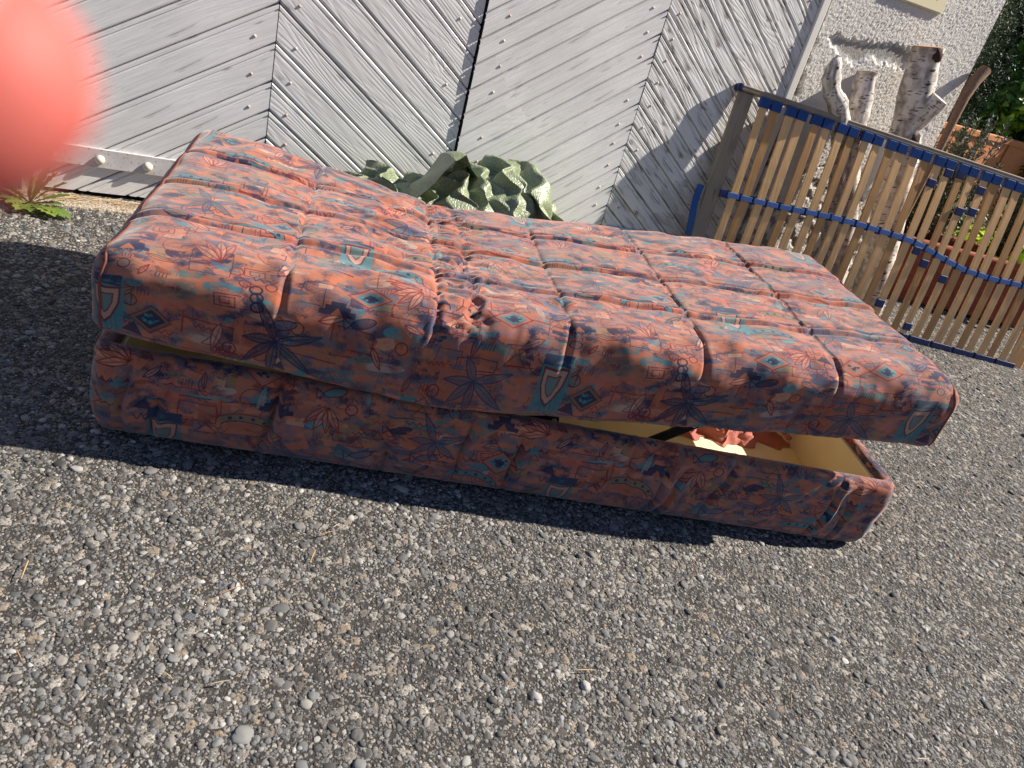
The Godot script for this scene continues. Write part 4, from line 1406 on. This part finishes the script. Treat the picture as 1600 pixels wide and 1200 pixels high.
# ------------------------------------------------------------------ tarpaulin
func build_tarp() -> void:
	var o := thing("tarpaulin", door_xf, "crumpled dark green tarpaulin heaped between the sofa bed and garage door", "tarpaulin")
	var n1 := noise(FastNoiseLite.TYPE_SIMPLEX, 2.6, 2, 301)
	var n2 := noise(FastNoiseLite.TYPE_SIMPLEX, 7.0, 2, 302)
	var n3 := noise(FastNoiseLite.TYPE_SIMPLEX, 24.0, 2, 303)
	var crest := [[0.42, 0.0], [0.52, 0.14], [0.62, 0.26], [0.72, 0.315], [0.82, 0.322], [0.91, 0.295], [1.0, 0.32], [1.08, 0.385], [1.16, 0.365], [1.24, 0.385], [1.32, 0.415], [1.37, 0.40], [1.44, 0.32], [1.5, 0.265], [1.57, 0.22], [1.66, 0.12], [1.78, 0.0]]
	var mb := MB.new()
	mb.grid(190, 120, func(i: int, j: int):
		var x := 0.40 + 1.42 * i / 190.0
		var v := j / 120.0          # 0 on the ground in front, 1 on the ground at the door
		var hgt := interp(crest, x)
		var a := v * PI
		var px := x + 0.05 * n1.get_noise_2d(x * 2.0, v * 2.0 + 5.0)
		var prof := pow(sin(a), 0.55)
		var z := lerpf(0.52, 0.05, v) + 0.03 * cos(a)
		var y := hgt * prof
		# hanging folds on the face, crumples all over
		var hang := 1.0 - absf(n1.get_noise_2d(x * 4.2 + 0.6 * y, y * 0.5))
		var crum := 1.0 - absf(n2.get_noise_2d(x * 1.1 + y, z * 1.3 + y * 0.8))
		var fine := n3.get_noise_2d(x, z + y)
		var out := (0.075 * n1.get_noise_2d(x * 4.6 + 0.5 * y, y * 0.45 + 3.0) + 0.018 * (pow(hang, 2.0) - 0.5) + 0.004 * (pow(crum, 2.0) - 0.5) + 0.012 * n2.get_noise_2d(x * 1.4 + y * 0.8, y)) * sin(a) + 0.002 * fine
		y += out * sin(a) * 0.6
		z += out * cos(a) * 1.0
		y = maxf(y, -0.02)
		return Vector3(px, y - 0.01, z),
		func(i: int, j: int): return Vector2(i / 19.0, j / 12.0))
	mb.smooth()
	part("sheet", mb, M.tarp, o)
	# the stiff flap folded over on top: an arch open to the front
	var fb := MB.new()
	for side in 2:
		fb.grid(40, 14, func(i: int, j: int):
			var t := i / 40.0
			var s := j / 14.0
			if side == 1: s = 1.0 - s
			var key := [[0.80, 0.235, 0.44], [0.90, 0.275, 0.46], [0.97, 0.345, 0.46], [1.03, 0.428, 0.44], [1.08, 0.432, 0.40], [1.13, 0.385, 0.37], [1.17, 0.335, 0.36]]
			var f := t * 6.0
			var k0 := mini(int(f), 5)
			var fr := f - k0
			fr = fr * fr * (3.0 - 2.0 * fr) * 0.5 + fr * 0.5
			var p := Vector3(lerpf(key[k0][0], key[k0 + 1][0], fr), lerpf(key[k0][1], key[k0 + 1][1], fr), lerpf(key[k0][2], key[k0 + 1][2], fr))
			p += Vector3(-0.01, -0.03 * s * s, -0.15 * s) + Vector3(0, 0.006 * sin(t * 21.0 + s * 3.0), 0)
			return p - Vector3(0, 0.0025 * side, 0),
			func(i: int, j: int): return Vector2(i / 10.0, j / 10.0))
	fb.smooth()
	part("folded_flap", fb, M.tarp, o)


# ------------------------------------------------------------------ birch logs
func build_log(called: String, label: String, pts: Array, radii: Array) -> Node3D:
	# pts in the garage frame; the thing's base is the first point
	var base: Vector3 = door_xf * pts[0]
	base.y = gy(base.x, base.z)
	var o := thing(called, Transform3D(Basis(), base), label, "birch log", "birch logs standing against the wall")
	var fine := []
	var rad := []
	for k in pts.size() - 1:
		for j in 6:
			var t := j / 6.0
			var a: Vector3 = pts[maxi(k - 1, 0)]; var b: Vector3 = pts[k]; var c: Vector3 = pts[k + 1]; var d: Vector3 = pts[mini(k + 2, pts.size() - 1)]
			fine.append(door_xf * b.cubic_interpolate(c, a, d, t) - base)
			rad.append(lerpf(radii[k], radii[k + 1], t) * (1.0 + 0.05 * sin(k * 6.0 + j * 1.1)))
	fine.append(door_xf * pts[-1] - base); rad.append(radii[-1])
	var mb := MB.new()
	mb.tube(fine, rad, 16, false, 1.1)
	var nn := noise(FastNoiseLite.TYPE_SIMPLEX, 14.0, 2, int(pts[0].x * 100.0))
	for i in mb.v.size():
		mb.v[i] += mb.n[i] * 0.008 * nn.get_noise_3dv(mb.v[i])
	mb.smooth()
	part("trunk", mb, M.bark, o)
	var cb := MB.new()
	var ax: Vector3 = (fine[-1] - fine[-2]).normalized()
	cb.tube([fine[-1] - ax * 0.012, fine[-1] + ax * 0.003], [rad[-1] * 0.98, rad[-1] * 0.9], 16, true)
	part("cut_end", cb, M.cutwood, o)
	return o


func build_logs() -> void:
	build_log("birch_log", "thin birch log curving to a charred point, leftmost of the three logs", [Vector3(3.28, -0.06, 0.22), Vector3(3.16, 0.3, 0.2), Vector3(2.99, 0.66, 0.2), Vector3(2.90, 0.83, 0.19), Vector3(2.80, 0.93, 0.17), Vector3(2.775, 1.0, 0.16), Vector3(2.785, 1.055, 0.15)], [0.05, 0.046, 0.042, 0.042, 0.04, 0.034, 0.012])
	build_log("birch_log", "middle birch log with a rounded, sawn-off top, second of three logs", [Vector3(3.26, -0.06, 0.3), Vector3(3.18, 0.3, 0.25), Vector3(3.08, 0.64, 0.19), Vector3(3.04, 0.85, 0.15), Vector3(3.02, 1.03, 0.12)], [0.062, 0.06, 0.055, 0.052, 0.05])
	var big := build_log("birch_log", "thickest birch log with a branch stub and brown bark patches, right of the others", [Vector3(3.56, -0.06, 0.27), Vector3(3.50, 0.32, 0.23), Vector3(3.42, 0.65, 0.19), Vector3(3.36, 0.92, 0.155), Vector3(3.31, 1.20, 0.13)], [0.088, 0.082, 0.076, 0.074, 0.072])
	var inv := big.transform.affine_inverse() * door_xf
	var sb := MB.new()
	sb.tube([inv * Vector3(3.37, 0.86, 0.18), inv * Vector3(3.385, 0.93, 0.215), inv * Vector3(3.40, 1.01, 0.245)], [0.05, 0.047, 0.042], 14, true, 1.1)
	part("branch_stub", sb, M.bark, big)
	for k in [[3.385, 0.80, 0.105, 0.034], [3.425, 0.71, 0.115, 0.034], [3.30, 1.17, 0.07, 0.03]]:
		var pb := MB.new()
		var c := inv * Vector3(k[0] - 0.01, k[1], 0.185 + 0.06 * (0.9 - k[1]) + 0.055)
		var nz := noise(FastNoiseLite.TYPE_SIMPLEX, 30.0, 2, int(k[1] * 100))
		pb.grid(14, 5, func(i: int, j: int):
			var a := TAU * i / 14.0
			var rr: float = k[3] * (1.0 - j / 5.0) * (1.0 + 0.5 * nz.get_noise_2d(cos(a) * 0.05, sin(a) * 0.05 + k[0]))
			return c + inv.basis * Vector3(cos(a) * rr, sin(a) * rr * 1.1, 0.010 * sin(j / 5.0 * PI * 0.5) - 0.35 * rr * rr / 0.06),
			func(i: int, j: int): return Vector2(i, j))
		pb.smooth()
		part("bark_scar", pb, M.darkbark, big)
	# a grey-brown branch leaning past the corner of the wall
	var b := thing("dead_branch", Transform3D(Basis(), door_xf * Vector3(3.80, -0.06, 0.10)), "brown dead branch leaning past the corner of the garage wall", "branch")
	var bi := b.transform.affine_inverse() * door_xf
	var pts := []
	var rad := []
	for k in [[3.70, -0.05, 0.12, 0.016], [3.73, 0.4, 0.11, 0.017], [3.765, 0.78, 0.09, 0.018], [3.775, 0.95, 0.08, 0.021], [3.785, 1.05, 0.07, 0.026], [3.815, 1.13, 0.06, 0.030], [3.865, 1.19, 0.05, 0.030]]:
		pts.append(bi * Vector3(k[0], k[1], k[2])); rad.append(k[3])
	var bb := MB.new()
	bb.tube(pts, rad, 10, true)
	part("limb", bb, M.deadwood, b)


# ------------------------------------------------------------------ garden beyond the corner
func leaf_quad(mb: MB, p: Vector3, d: Vector3, up: Vector3, ln: float, wd: float, droop: float) -> void:
	var s := d.cross(up).normalized()
	var n := s.cross(d).normalized()
	var a := p
	var b := p + d * ln * 0.5 + n * ln * 0.06
	var c := p + d * ln - n * ln * droop
	var i0 := mb.vert(a, n)
	var i1 := mb.vert(b + s * wd * 0.5, (n + s * 0.35).normalized())
	var i2 := mb.vert(b - s * wd * 0.5, (n - s * 0.35).normalized())
	var i3 := mb.vert(c, n)
	mb.tri(i0, i1, i2); mb.tri(i1, i3, i2)


func rand_dir() -> Vector3:
	return Vector3(rng.randfn(), rng.randfn(), rng.randfn()).normalized()


func on_ground(p: Vector3) -> Vector3:
	return Vector3(p.x, gy(p.x, p.z), p.z)


func conifer(label: String, at: Vector3, height: float, radius: float, sd: int) -> void:
	rng.seed = sd
	var o := thing("conifer", Transform3D(Basis(), on_ground(at)), label, "conifer", "")
	var tb := MB.new()
	tb.tube([Vector3(0, -0.1, 0), Vector3(0.03, height * 0.5, 0), Vector3(0, height * 0.97, 0)], [0.05, 0.035, 0.01], 8)
	part("trunk", tb, M.darkbark, o)
	var mb := MB.new()
	mb.colored = true
	var greens := [Color(0.030, 0.052, 0.026), Color(0.045, 0.075, 0.032), Color(0.06, 0.095, 0.045), Color(0.075, 0.105, 0.06), Color(0.09, 0.12, 0.055)]
	for k in 5200:
		var y := pow(rng.randf(), 1.2) * height
		var a := rnd(0, TAU)
		var rr := radius * (1.0 - 0.72 * y / height) * sqrt(rnd(0.25, 1.0)) * (0.85 + 0.25 * sin(a * 3.0 + y * 2.0))
		var out := Vector3(cos(a), 0, sin(a))
		var tip := out * rr + Vector3(0, y, 0)
		var dir := (out + Vector3(0, rnd(-0.2, 0.75), 0) + rand_dir() * 0.35).normalized()
		var ln := rnd(0.10, 0.22)
		var c: Color = greens[rng.randi() % 5]
		mb.col = c
		# a spray: a twig with needles on both sides
		var s := dir.cross(rand_dir()).normalized()
		for q in 10:
			var t := q / 10.0
			var p := tip - dir * ln * (1.0 - t)
			var nd := (dir * 0.7 + s.rotated(dir, q * 2.4) * 0.8).normalized()
			leaf_quad(mb, p, nd, rand_dir(), rnd(0.03, 0.05), 0.008, 0.02)
	var f := part("foliage", mb, M.needle, o)
	tag(f, "", "", "", "stuff")


func shrub(called: String, label: String, at: Vector3, size: Vector3, count: int, ln: float, wd: float, greens: Array, sd: int, cat := "shrub") -> Node3D:
	rng.seed = sd
	var o := thing(called, Transform3D(Basis(), on_ground(at)), label, cat)
	var mb := MB.new()
	mb.colored = true
	var st := MB.new()
	for k in 14:
		var d := (Vector3(rnd(-1, 1) * size.x, size.y * rnd(0.7, 1.0), rnd(-1, 1) * size.z) * 0.8)
		st.tube([Vector3(rnd(-0.05, 0.05), -0.05, rnd(-0.05, 0.05)), d * 0.5 + rand_dir() * 0.05, d], [0.012, 0.008, 0.003], 5, false)
	part("stems", st, M.darkbark, o)
	var clumps := []
	for k in int(50 * maxf(1.0, size.x * size.y * 0.9)):
		var d := rand_dir()
		d.y = absf(d.y) * 1.0
		clumps.append([Vector3(d.x * size.x, size.y * (0.12 + 0.86 * d.y * rnd(0.6, 1.0)), d.z * size.z) * rnd(0.6, 1.0), rnd(0.12, 0.24) * maxf(1.0, size.x * 0.7), greens[rng.randi() % greens.size()]])
	for k in count:
		var c: Array = clumps[rng.randi() % clumps.size()]
		var p: Vector3 = c[0] + rand_dir() * c[1] * pow(rng.randf(), 0.5)
		var col: Color = c[2]
		var b := rnd(0.7, 1.35)
		mb.col = Color(col.r * b, col.g * b, col.b * b)
		var d := (rand_dir() + Vector3(0, -0.15, 0) + Vector3(0.2, 0, 0.5)).normalized()
		leaf_quad(mb, p, d, (Vector3(0, 1, 0.3) + rand_dir() * 0.6).normalized(), ln * rnd(0.7, 1.2), wd * rnd(0.7, 1.2), rnd(0.0, 0.25))
	var f := part("foliage", mb, M.leaf, o)
	tag(f, "", "", "", "stuff")
	return o


func rosemary(label: String, at: Vector3, y0: float, hgt: float, spread: float, stems: int, sd: int) -> void:
	rng.seed = sd
	var o := thing("rosemary_bush", Transform3D(Basis(), on_ground(at)), label, "rosemary", "flowering rosemary bushes")
	var mb := MB.new()
	mb.colored = true
	var st := MB.new()
	var fl := MB.new()
	for k in stems:
		var a := rnd(0, TAU)
		var lean := rnd(0.05, 1.0) * spread
		var top := Vector3(cos(a) * lean, y0 + hgt * rnd(0.55, 1.0), sin(a) * lean)
		var base := Vector3(cos(a) * lean * 0.3, y0, sin(a) * lean * 0.3)
		var mid := base.lerp(top, 0.5) + rand_dir() * 0.03
		st.tube([base, mid, top], [0.004, 0.003, 0.0015], 4, false)
		var greens := [Color(0.10, 0.13, 0.075), Color(0.13, 0.16, 0.095), Color(0.075, 0.105, 0.055)]
		for q in 170:
			var t := rnd(0.12, 1.0)
			var p := base.lerp(mid, t * 2.0) if t < 0.5 else mid.lerp(top, t * 2.0 - 1.0)
			var ax := (top - base).normalized()
			var d := (ax * rnd(0.3, 0.9) + rand_dir() * 0.8).normalized()
			mb.col = greens[rng.randi() % 3]
			leaf_quad(mb, p, d, rand_dir(), rnd(0.02, 0.034), 0.007, 0.02)
			if q % 60 == 0:
				for z in 4:
					leaf_quad(fl, p + rand_dir() * 0.006, rand_dir(), rand_dir(), 0.012, 0.008, 0.1)
	part("stems", st, M.darkbark, o)
	var f := part("needle_leaves", mb, M.needle, o)
	tag(f, "", "", "", "stuff")
	var ff := part("pale_flowers", fl, std(Color8(186, 196, 232), 0.6), o)
	tag(ff, "", "", "", "stuff")


func build_garden() -> void:
	# warm brown board fence, lit by the sun
	var fo := on_ground(Vector3(2.75, 0, -6.1))
	var fd := Vector3(0.80, 0, -0.60).normalized()
	var ff := thing("garden_fence", Transform3D(Basis(fd, Vector3.UP, fd.cross(Vector3.UP)), fo), "low orange-brown panelled garden fence behind the slatted frame", "fence")
	var top := 1.2 - 0.132 - fo.y
	for k in [-2, -1, 0, 1, 2]:
		var pb := MB.new()
		pb.rbox(Transform3D(Basis(), Vector3(k * 0.56 + 0.06, top * 0.5 - 0.05, 0)), Vector3(0.53, top + 0.06, 0.03), 0.004)
		part("fence_panel", pb, M.fence, ff)
		var sb := MB.new()
		sb.rbox(Transform3D(Basis(), Vector3(k * 0.56 + 0.34, top * 0.5 - 0.05, -0.03)), Vector3(0.06, top + 0.04, 0.04), 0.004)
		part("fence_post", sb, M.fence_dark, ff)
	var cb := MB.new()
	cb.rbox(Transform3D(Basis(), Vector3(0.06, top, 0.004)), Vector3(2.9, 0.045, 0.055), 0.006)
	part("cap_rail", cb, M.fence, ff)
	conifer("dark spruce-like conifer growing right beside the corner of the garage", Vector3(2.72, 0, -7.2), 4.8, 0.62, 501)
	shrub("hedge", "tall dark hedge closing the garden behind the conifers", Vector3(4.6, 0, -11.2), Vector3(3.0, 4.0, 0.6), 26000, 0.17, 0.12, [Color(0.03, 0.055, 0.02), Color(0.045, 0.075, 0.03), Color(0.06, 0.10, 0.03)], 505, "hedge")
	conifer("dark conifer farther back behind the orange-brown fence", Vector3(4.6, 0, -9.6), 6.5, 1.8, 502)
	shrub("leafy_shrub", "bright green broad-leaved shrub behind the fence at the right edge", Vector3(3.72, 0, -6.9), Vector3(0.8, 2.5, 0.5), 11000, 0.085, 0.062, [Color(0.05, 0.12, 0.02), Color(0.075, 0.17, 0.02), Color(0.035, 0.085, 0.02), Color(0.14, 0.24, 0.02), Color(0.05, 0.11, 0.03)], 503)
	# terracotta trough behind the slats
	var tp := on_ground(Vector3(2.33, 0, -4.72))
	var td := Vector3(0.985, 0, -0.17).normalized()
	var tt := thing("terracotta_trough", Transform3D(Basis(td, Vector3.UP, td.cross(Vector3.UP)), tp), "long terracotta planting trough standing behind the slatted frame", "planter")
	var inner := MB.new()
	for k in [[0.0, 0.17, 0.155, 0.95, 0.34, 0.03], [0.0, 0.17, -0.155, 0.95, 0.34, 0.03]]:
		inner.rbox(Transform3D(Basis(), Vector3(k[0], k[1], k[2])), Vector3(k[3], k[4], k[5]), 0.008)
	for k in [-0.46, 0.46]:
		inner.rbox(Transform3D(Basis(), Vector3(k, 0.17, 0)), Vector3(0.03, 0.338, 0.278), 0.008)
	inner.rbox(Transform3D(Basis(), Vector3(0, 0.03, 0)), Vector3(0.89, 0.04, 0.278), 0.004)
	part("trough_wall", inner, M.terracotta, tt)
	var rim := MB.new()
	rim.tube([Vector3(-0.475, 0.335, 0.165), Vector3(0.475, 0.335, 0.165)], [0.024, 0.024], 10)
	rim.tube([Vector3(-0.475, 0.335, -0.165), Vector3(0.475, 0.335, -0.165)], [0.024, 0.024], 10)
	rim.tube([Vector3(0.475, 0.335, -0.165), Vector3(0.475, 0.335, 0.165)], [0.023, 0.023], 10)
	rim.tube([Vector3(-0.475, 0.335, -0.165), Vector3(-0.475, 0.335, 0.165)], [0.023, 0.023], 10)
	part("rim", rim, M.terracotta, tt)
	var soil := MB.new()
	soil.rbox(Transform3D(Basis(), Vector3(0, 0.28, 0)), Vector3(0.888, 0.04, 0.276), 0.006)
	part("soil", soil, std(Color8(60, 48, 40), 0.95), tt)
	rosemary("large flowering rosemary bush in the trough beside the garage corner", Vector3(2.0, 0, -4.66), 0.29, 0.76, 0.24, 60, 601)
	rosemary("smaller rosemary bush at the right edge of the photo", Vector3(2.62, 0, -4.88), 0.29, 0.62, 0.2, 40, 602)
	# bright broad leaves of a hosta, each a leaf of its own
	var hp := on_ground(Vector3(2.86, 0, -5.05))
	var hst := thing("hosta", Transform3D(Basis(), hp), "bright yellow-green broad-leaved plant glowing in the sun behind the slats", "hosta")
	rng.seed = 610
	var hm := std(Color8(172, 200, 44), 0.45)
	hm.backlight_enabled = true
	hm.backlight = Color(0.7, 0.75, 0.2)
	for k in 26:
		var a := TAU * k / 26.0 + rnd(-0.2, 0.2)
		var dir := Vector3(cos(a), 0, sin(a))
		var ln := rnd(0.24, 0.38); var wd := rnd(0.12, 0.18); var rise := rnd(0.15, 0.48); var reach := rnd(0.08, 0.26)
		var side := dir.cross(Vector3.UP)
		var lb := MB.new()
		lb.grid(6, 9, func(i: int, j: int):
			var t := j / 9.0; var s := i / 6.0 * 2.0 - 1.0
			var half := wd * 0.5 * pow(sin(PI * pow(t * 0.96 + 0.02, 0.75)), 0.8)
			var p: Vector3 = dir * (reach + ln * t) + Vector3(0, rise + 0.09 * sin(t * 2.6) - 0.10 * t * t, 0)
			return p - side * half * s + Vector3(0, 0.25 * absf(s) * half + 0.004 * sin(absf(s) * 14.0), 0),
			func(i: int, j: int): return Vector2(i, j))
		lb.smooth()
		var lo := part("leaf", lb, hm, hst)
		var sm := MB.new()
		sm.tube([dir * 0.02, dir * reach * 0.6 + Vector3(0, rise * 0.6, 0), dir * (reach + 0.02) + Vector3(0, rise, 0)], [0.006, 0.005, 0.004], 5, false)
		part("stalk", sm, hm, lo)
	# low green filling at the foot of the fence and between the pots
	shrub("low_shrub", "low dark green shrub between the trough and the fence", Vector3(2.35, 0, -5.5), Vector3(0.5, 0.75, 0.35), 2200, 0.05, 0.03, [Color(0.04, 0.075, 0.025), Color(0.06, 0.10, 0.03), Color(0.09, 0.13, 0.05)], 604)


# ------------------------------------------------------------------ weed by the door
func build_weed() -> void:
	var p := on_ground(Vector3(-1.625, 0, -2.235))
	var o := thing("dandelion", Transform3D(Basis(), p), "green dandelion-like weed growing from the crack at the left of the door", "weed")
	rng.seed = 700
	var tones := [Color8(96, 122, 52), Color8(78, 104, 42), Color8(116, 130, 58)]
	var mats := []
	for c in tones:
		var m := std(c, 0.5)
		m.backlight_enabled = true
		m.backlight = Color(0.45, 0.5, 0.15)
		mats.append(m)
	# azimuth, length, lift, width
	var list := [[0.15, 0.15, 0.9, 0.05], [0.45, 0.12, 0.5, 0.035], [-0.35, 0.12, 0.08, 0.042], [-0.05, 0.14, 0.03, 0.045], [-0.9, 0.07, 0.05, 0.05], [-1.4, 0.08, 0.1, 0.045], [1.3, 0.15, 1.3, 0.03], [2.2, 0.13, 1.1, 0.026], [2.9, 0.11, 0.3, 0.03], [3.5, 0.10, 0.15, 0.028], [0.8, 0.14, 1.2, 0.035], [-2.2, 0.07, 0.15, 0.035], [1.8, 0.12, 0.9, 0.03], [0.3, 0.10, 0.25, 0.03]]
	for k in list.size():
		var e: Array = list[k]
		var dir := Vector3(cos(e[0]), 0, -sin(e[0]))
		var side := dir.cross(Vector3.UP)
		var lb := MB.new()
		lb.grid(4, 14, func(i: int, j: int):
			var t := j / 14.0; var s := i / 4.0 * 2.0 - 1.0
			var half: float = e[3] * 0.5 * (0.12 + 0.88 * pow(sin(PI * pow(t, 1.6) * 0.97 + 0.02), 0.9)) * (1.0 + 0.28 * sin(j * 2.4 + k))
			var up: float = e[1] * (sin(e[2]) * t - 0.25 * t * t * (0.3 + e[2] * 0.4)) + 0.012
			return dir * e[1] * t * cos(e[2] * 0.8) - side * half * s + Vector3(0, up + 0.3 * absf(s) * half + 0.002 * sin(j * 3.0 + i), 0),
			func(i: int, j: int): return Vector2(i, j))
		lb.smooth()
		part("leaf", lb, mats[k % 3], o)


# ------------------------------------------------------------------ fingertip before the lens
func build_finger() -> void:
	var b := Basis(Vector3(0.960759, 0.24745981, -0.12532276), Vector3(-0.27738449, 0.8571108, -0.43407248), Vector3(0.0, 0.45180163, 0.89211843))
	var fx := Transform3D(b, Vector3(0, 1.2, 0))
	# in the frame of the viewer's eye: x right, y up, z back; the finger comes in from the left
	var dist := 0.042
	var tip := Vector3((-98.0 - 800.0) / 1205.0, (600.0 - 110.0) / 1205.0, -1.0) * dist
	var o := thing("fingertip", fx * Transform3D(Basis(), tip), "blurred pink fingertip of the person taking the picture, at the upper left", "person")
	var mb := MB.new()
	# one continuous finger: rounded tip, pad, two joints
	var axis: Vector3 = Vector3(-0.93, 0.28, 0.22).normalized()
	var side := axis.cross(Vector3(0, 0, 1)).normalized()
	var back := side.cross(axis)
	var prof := [[-0.0078, 0.0002], [-0.0074, 0.0022], [-0.0062, 0.0046], [-0.004, 0.0064], [-0.001, 0.0075], [0.003, 0.0080], [0.008, 0.0082], [0.014, 0.0080], [0.020, 0.0084], [0.026, 0.0089], [0.034, 0.0086], [0.042, 0.0090], [0.050, 0.0097], [0.060, 0.0096], [0.072, 0.0104]]
	mb.grid(20, prof.size() - 1, func(i: int, j: int):
		var a := TAU * i / 20.0
		var rr: float = prof[j][1]
		var bend: float = maxf(0.0, prof[j][0] - 0.02)
		return axis * prof[j][0] + side * cos(a) * rr + back * sin(a) * rr * 0.9 + Vector3(0, -1, 0.4) * bend * bend * 4.0,
		func(i: int, j: int): return Vector2(i, j))
	mb.smooth()
	part("finger", mb, M.skin, o)
	var nb := MB.new()
	nb.grid(8, 6, func(i: int, j: int):
		var a := PI * 0.5 + (i / 8.0 - 0.5) * 1.9
		var x := -0.0045 + 0.011 * j / 6.0
		var rr := 0.0081 if x > -0.001 else 0.0075
		return axis * x + side * cos(a) * rr + back * sin(a) * rr * 0.97,
		func(i: int, j: int): return Vector2(i, j))
	nb.smooth()
	part("fingernail", nb, M.nailskin, o)
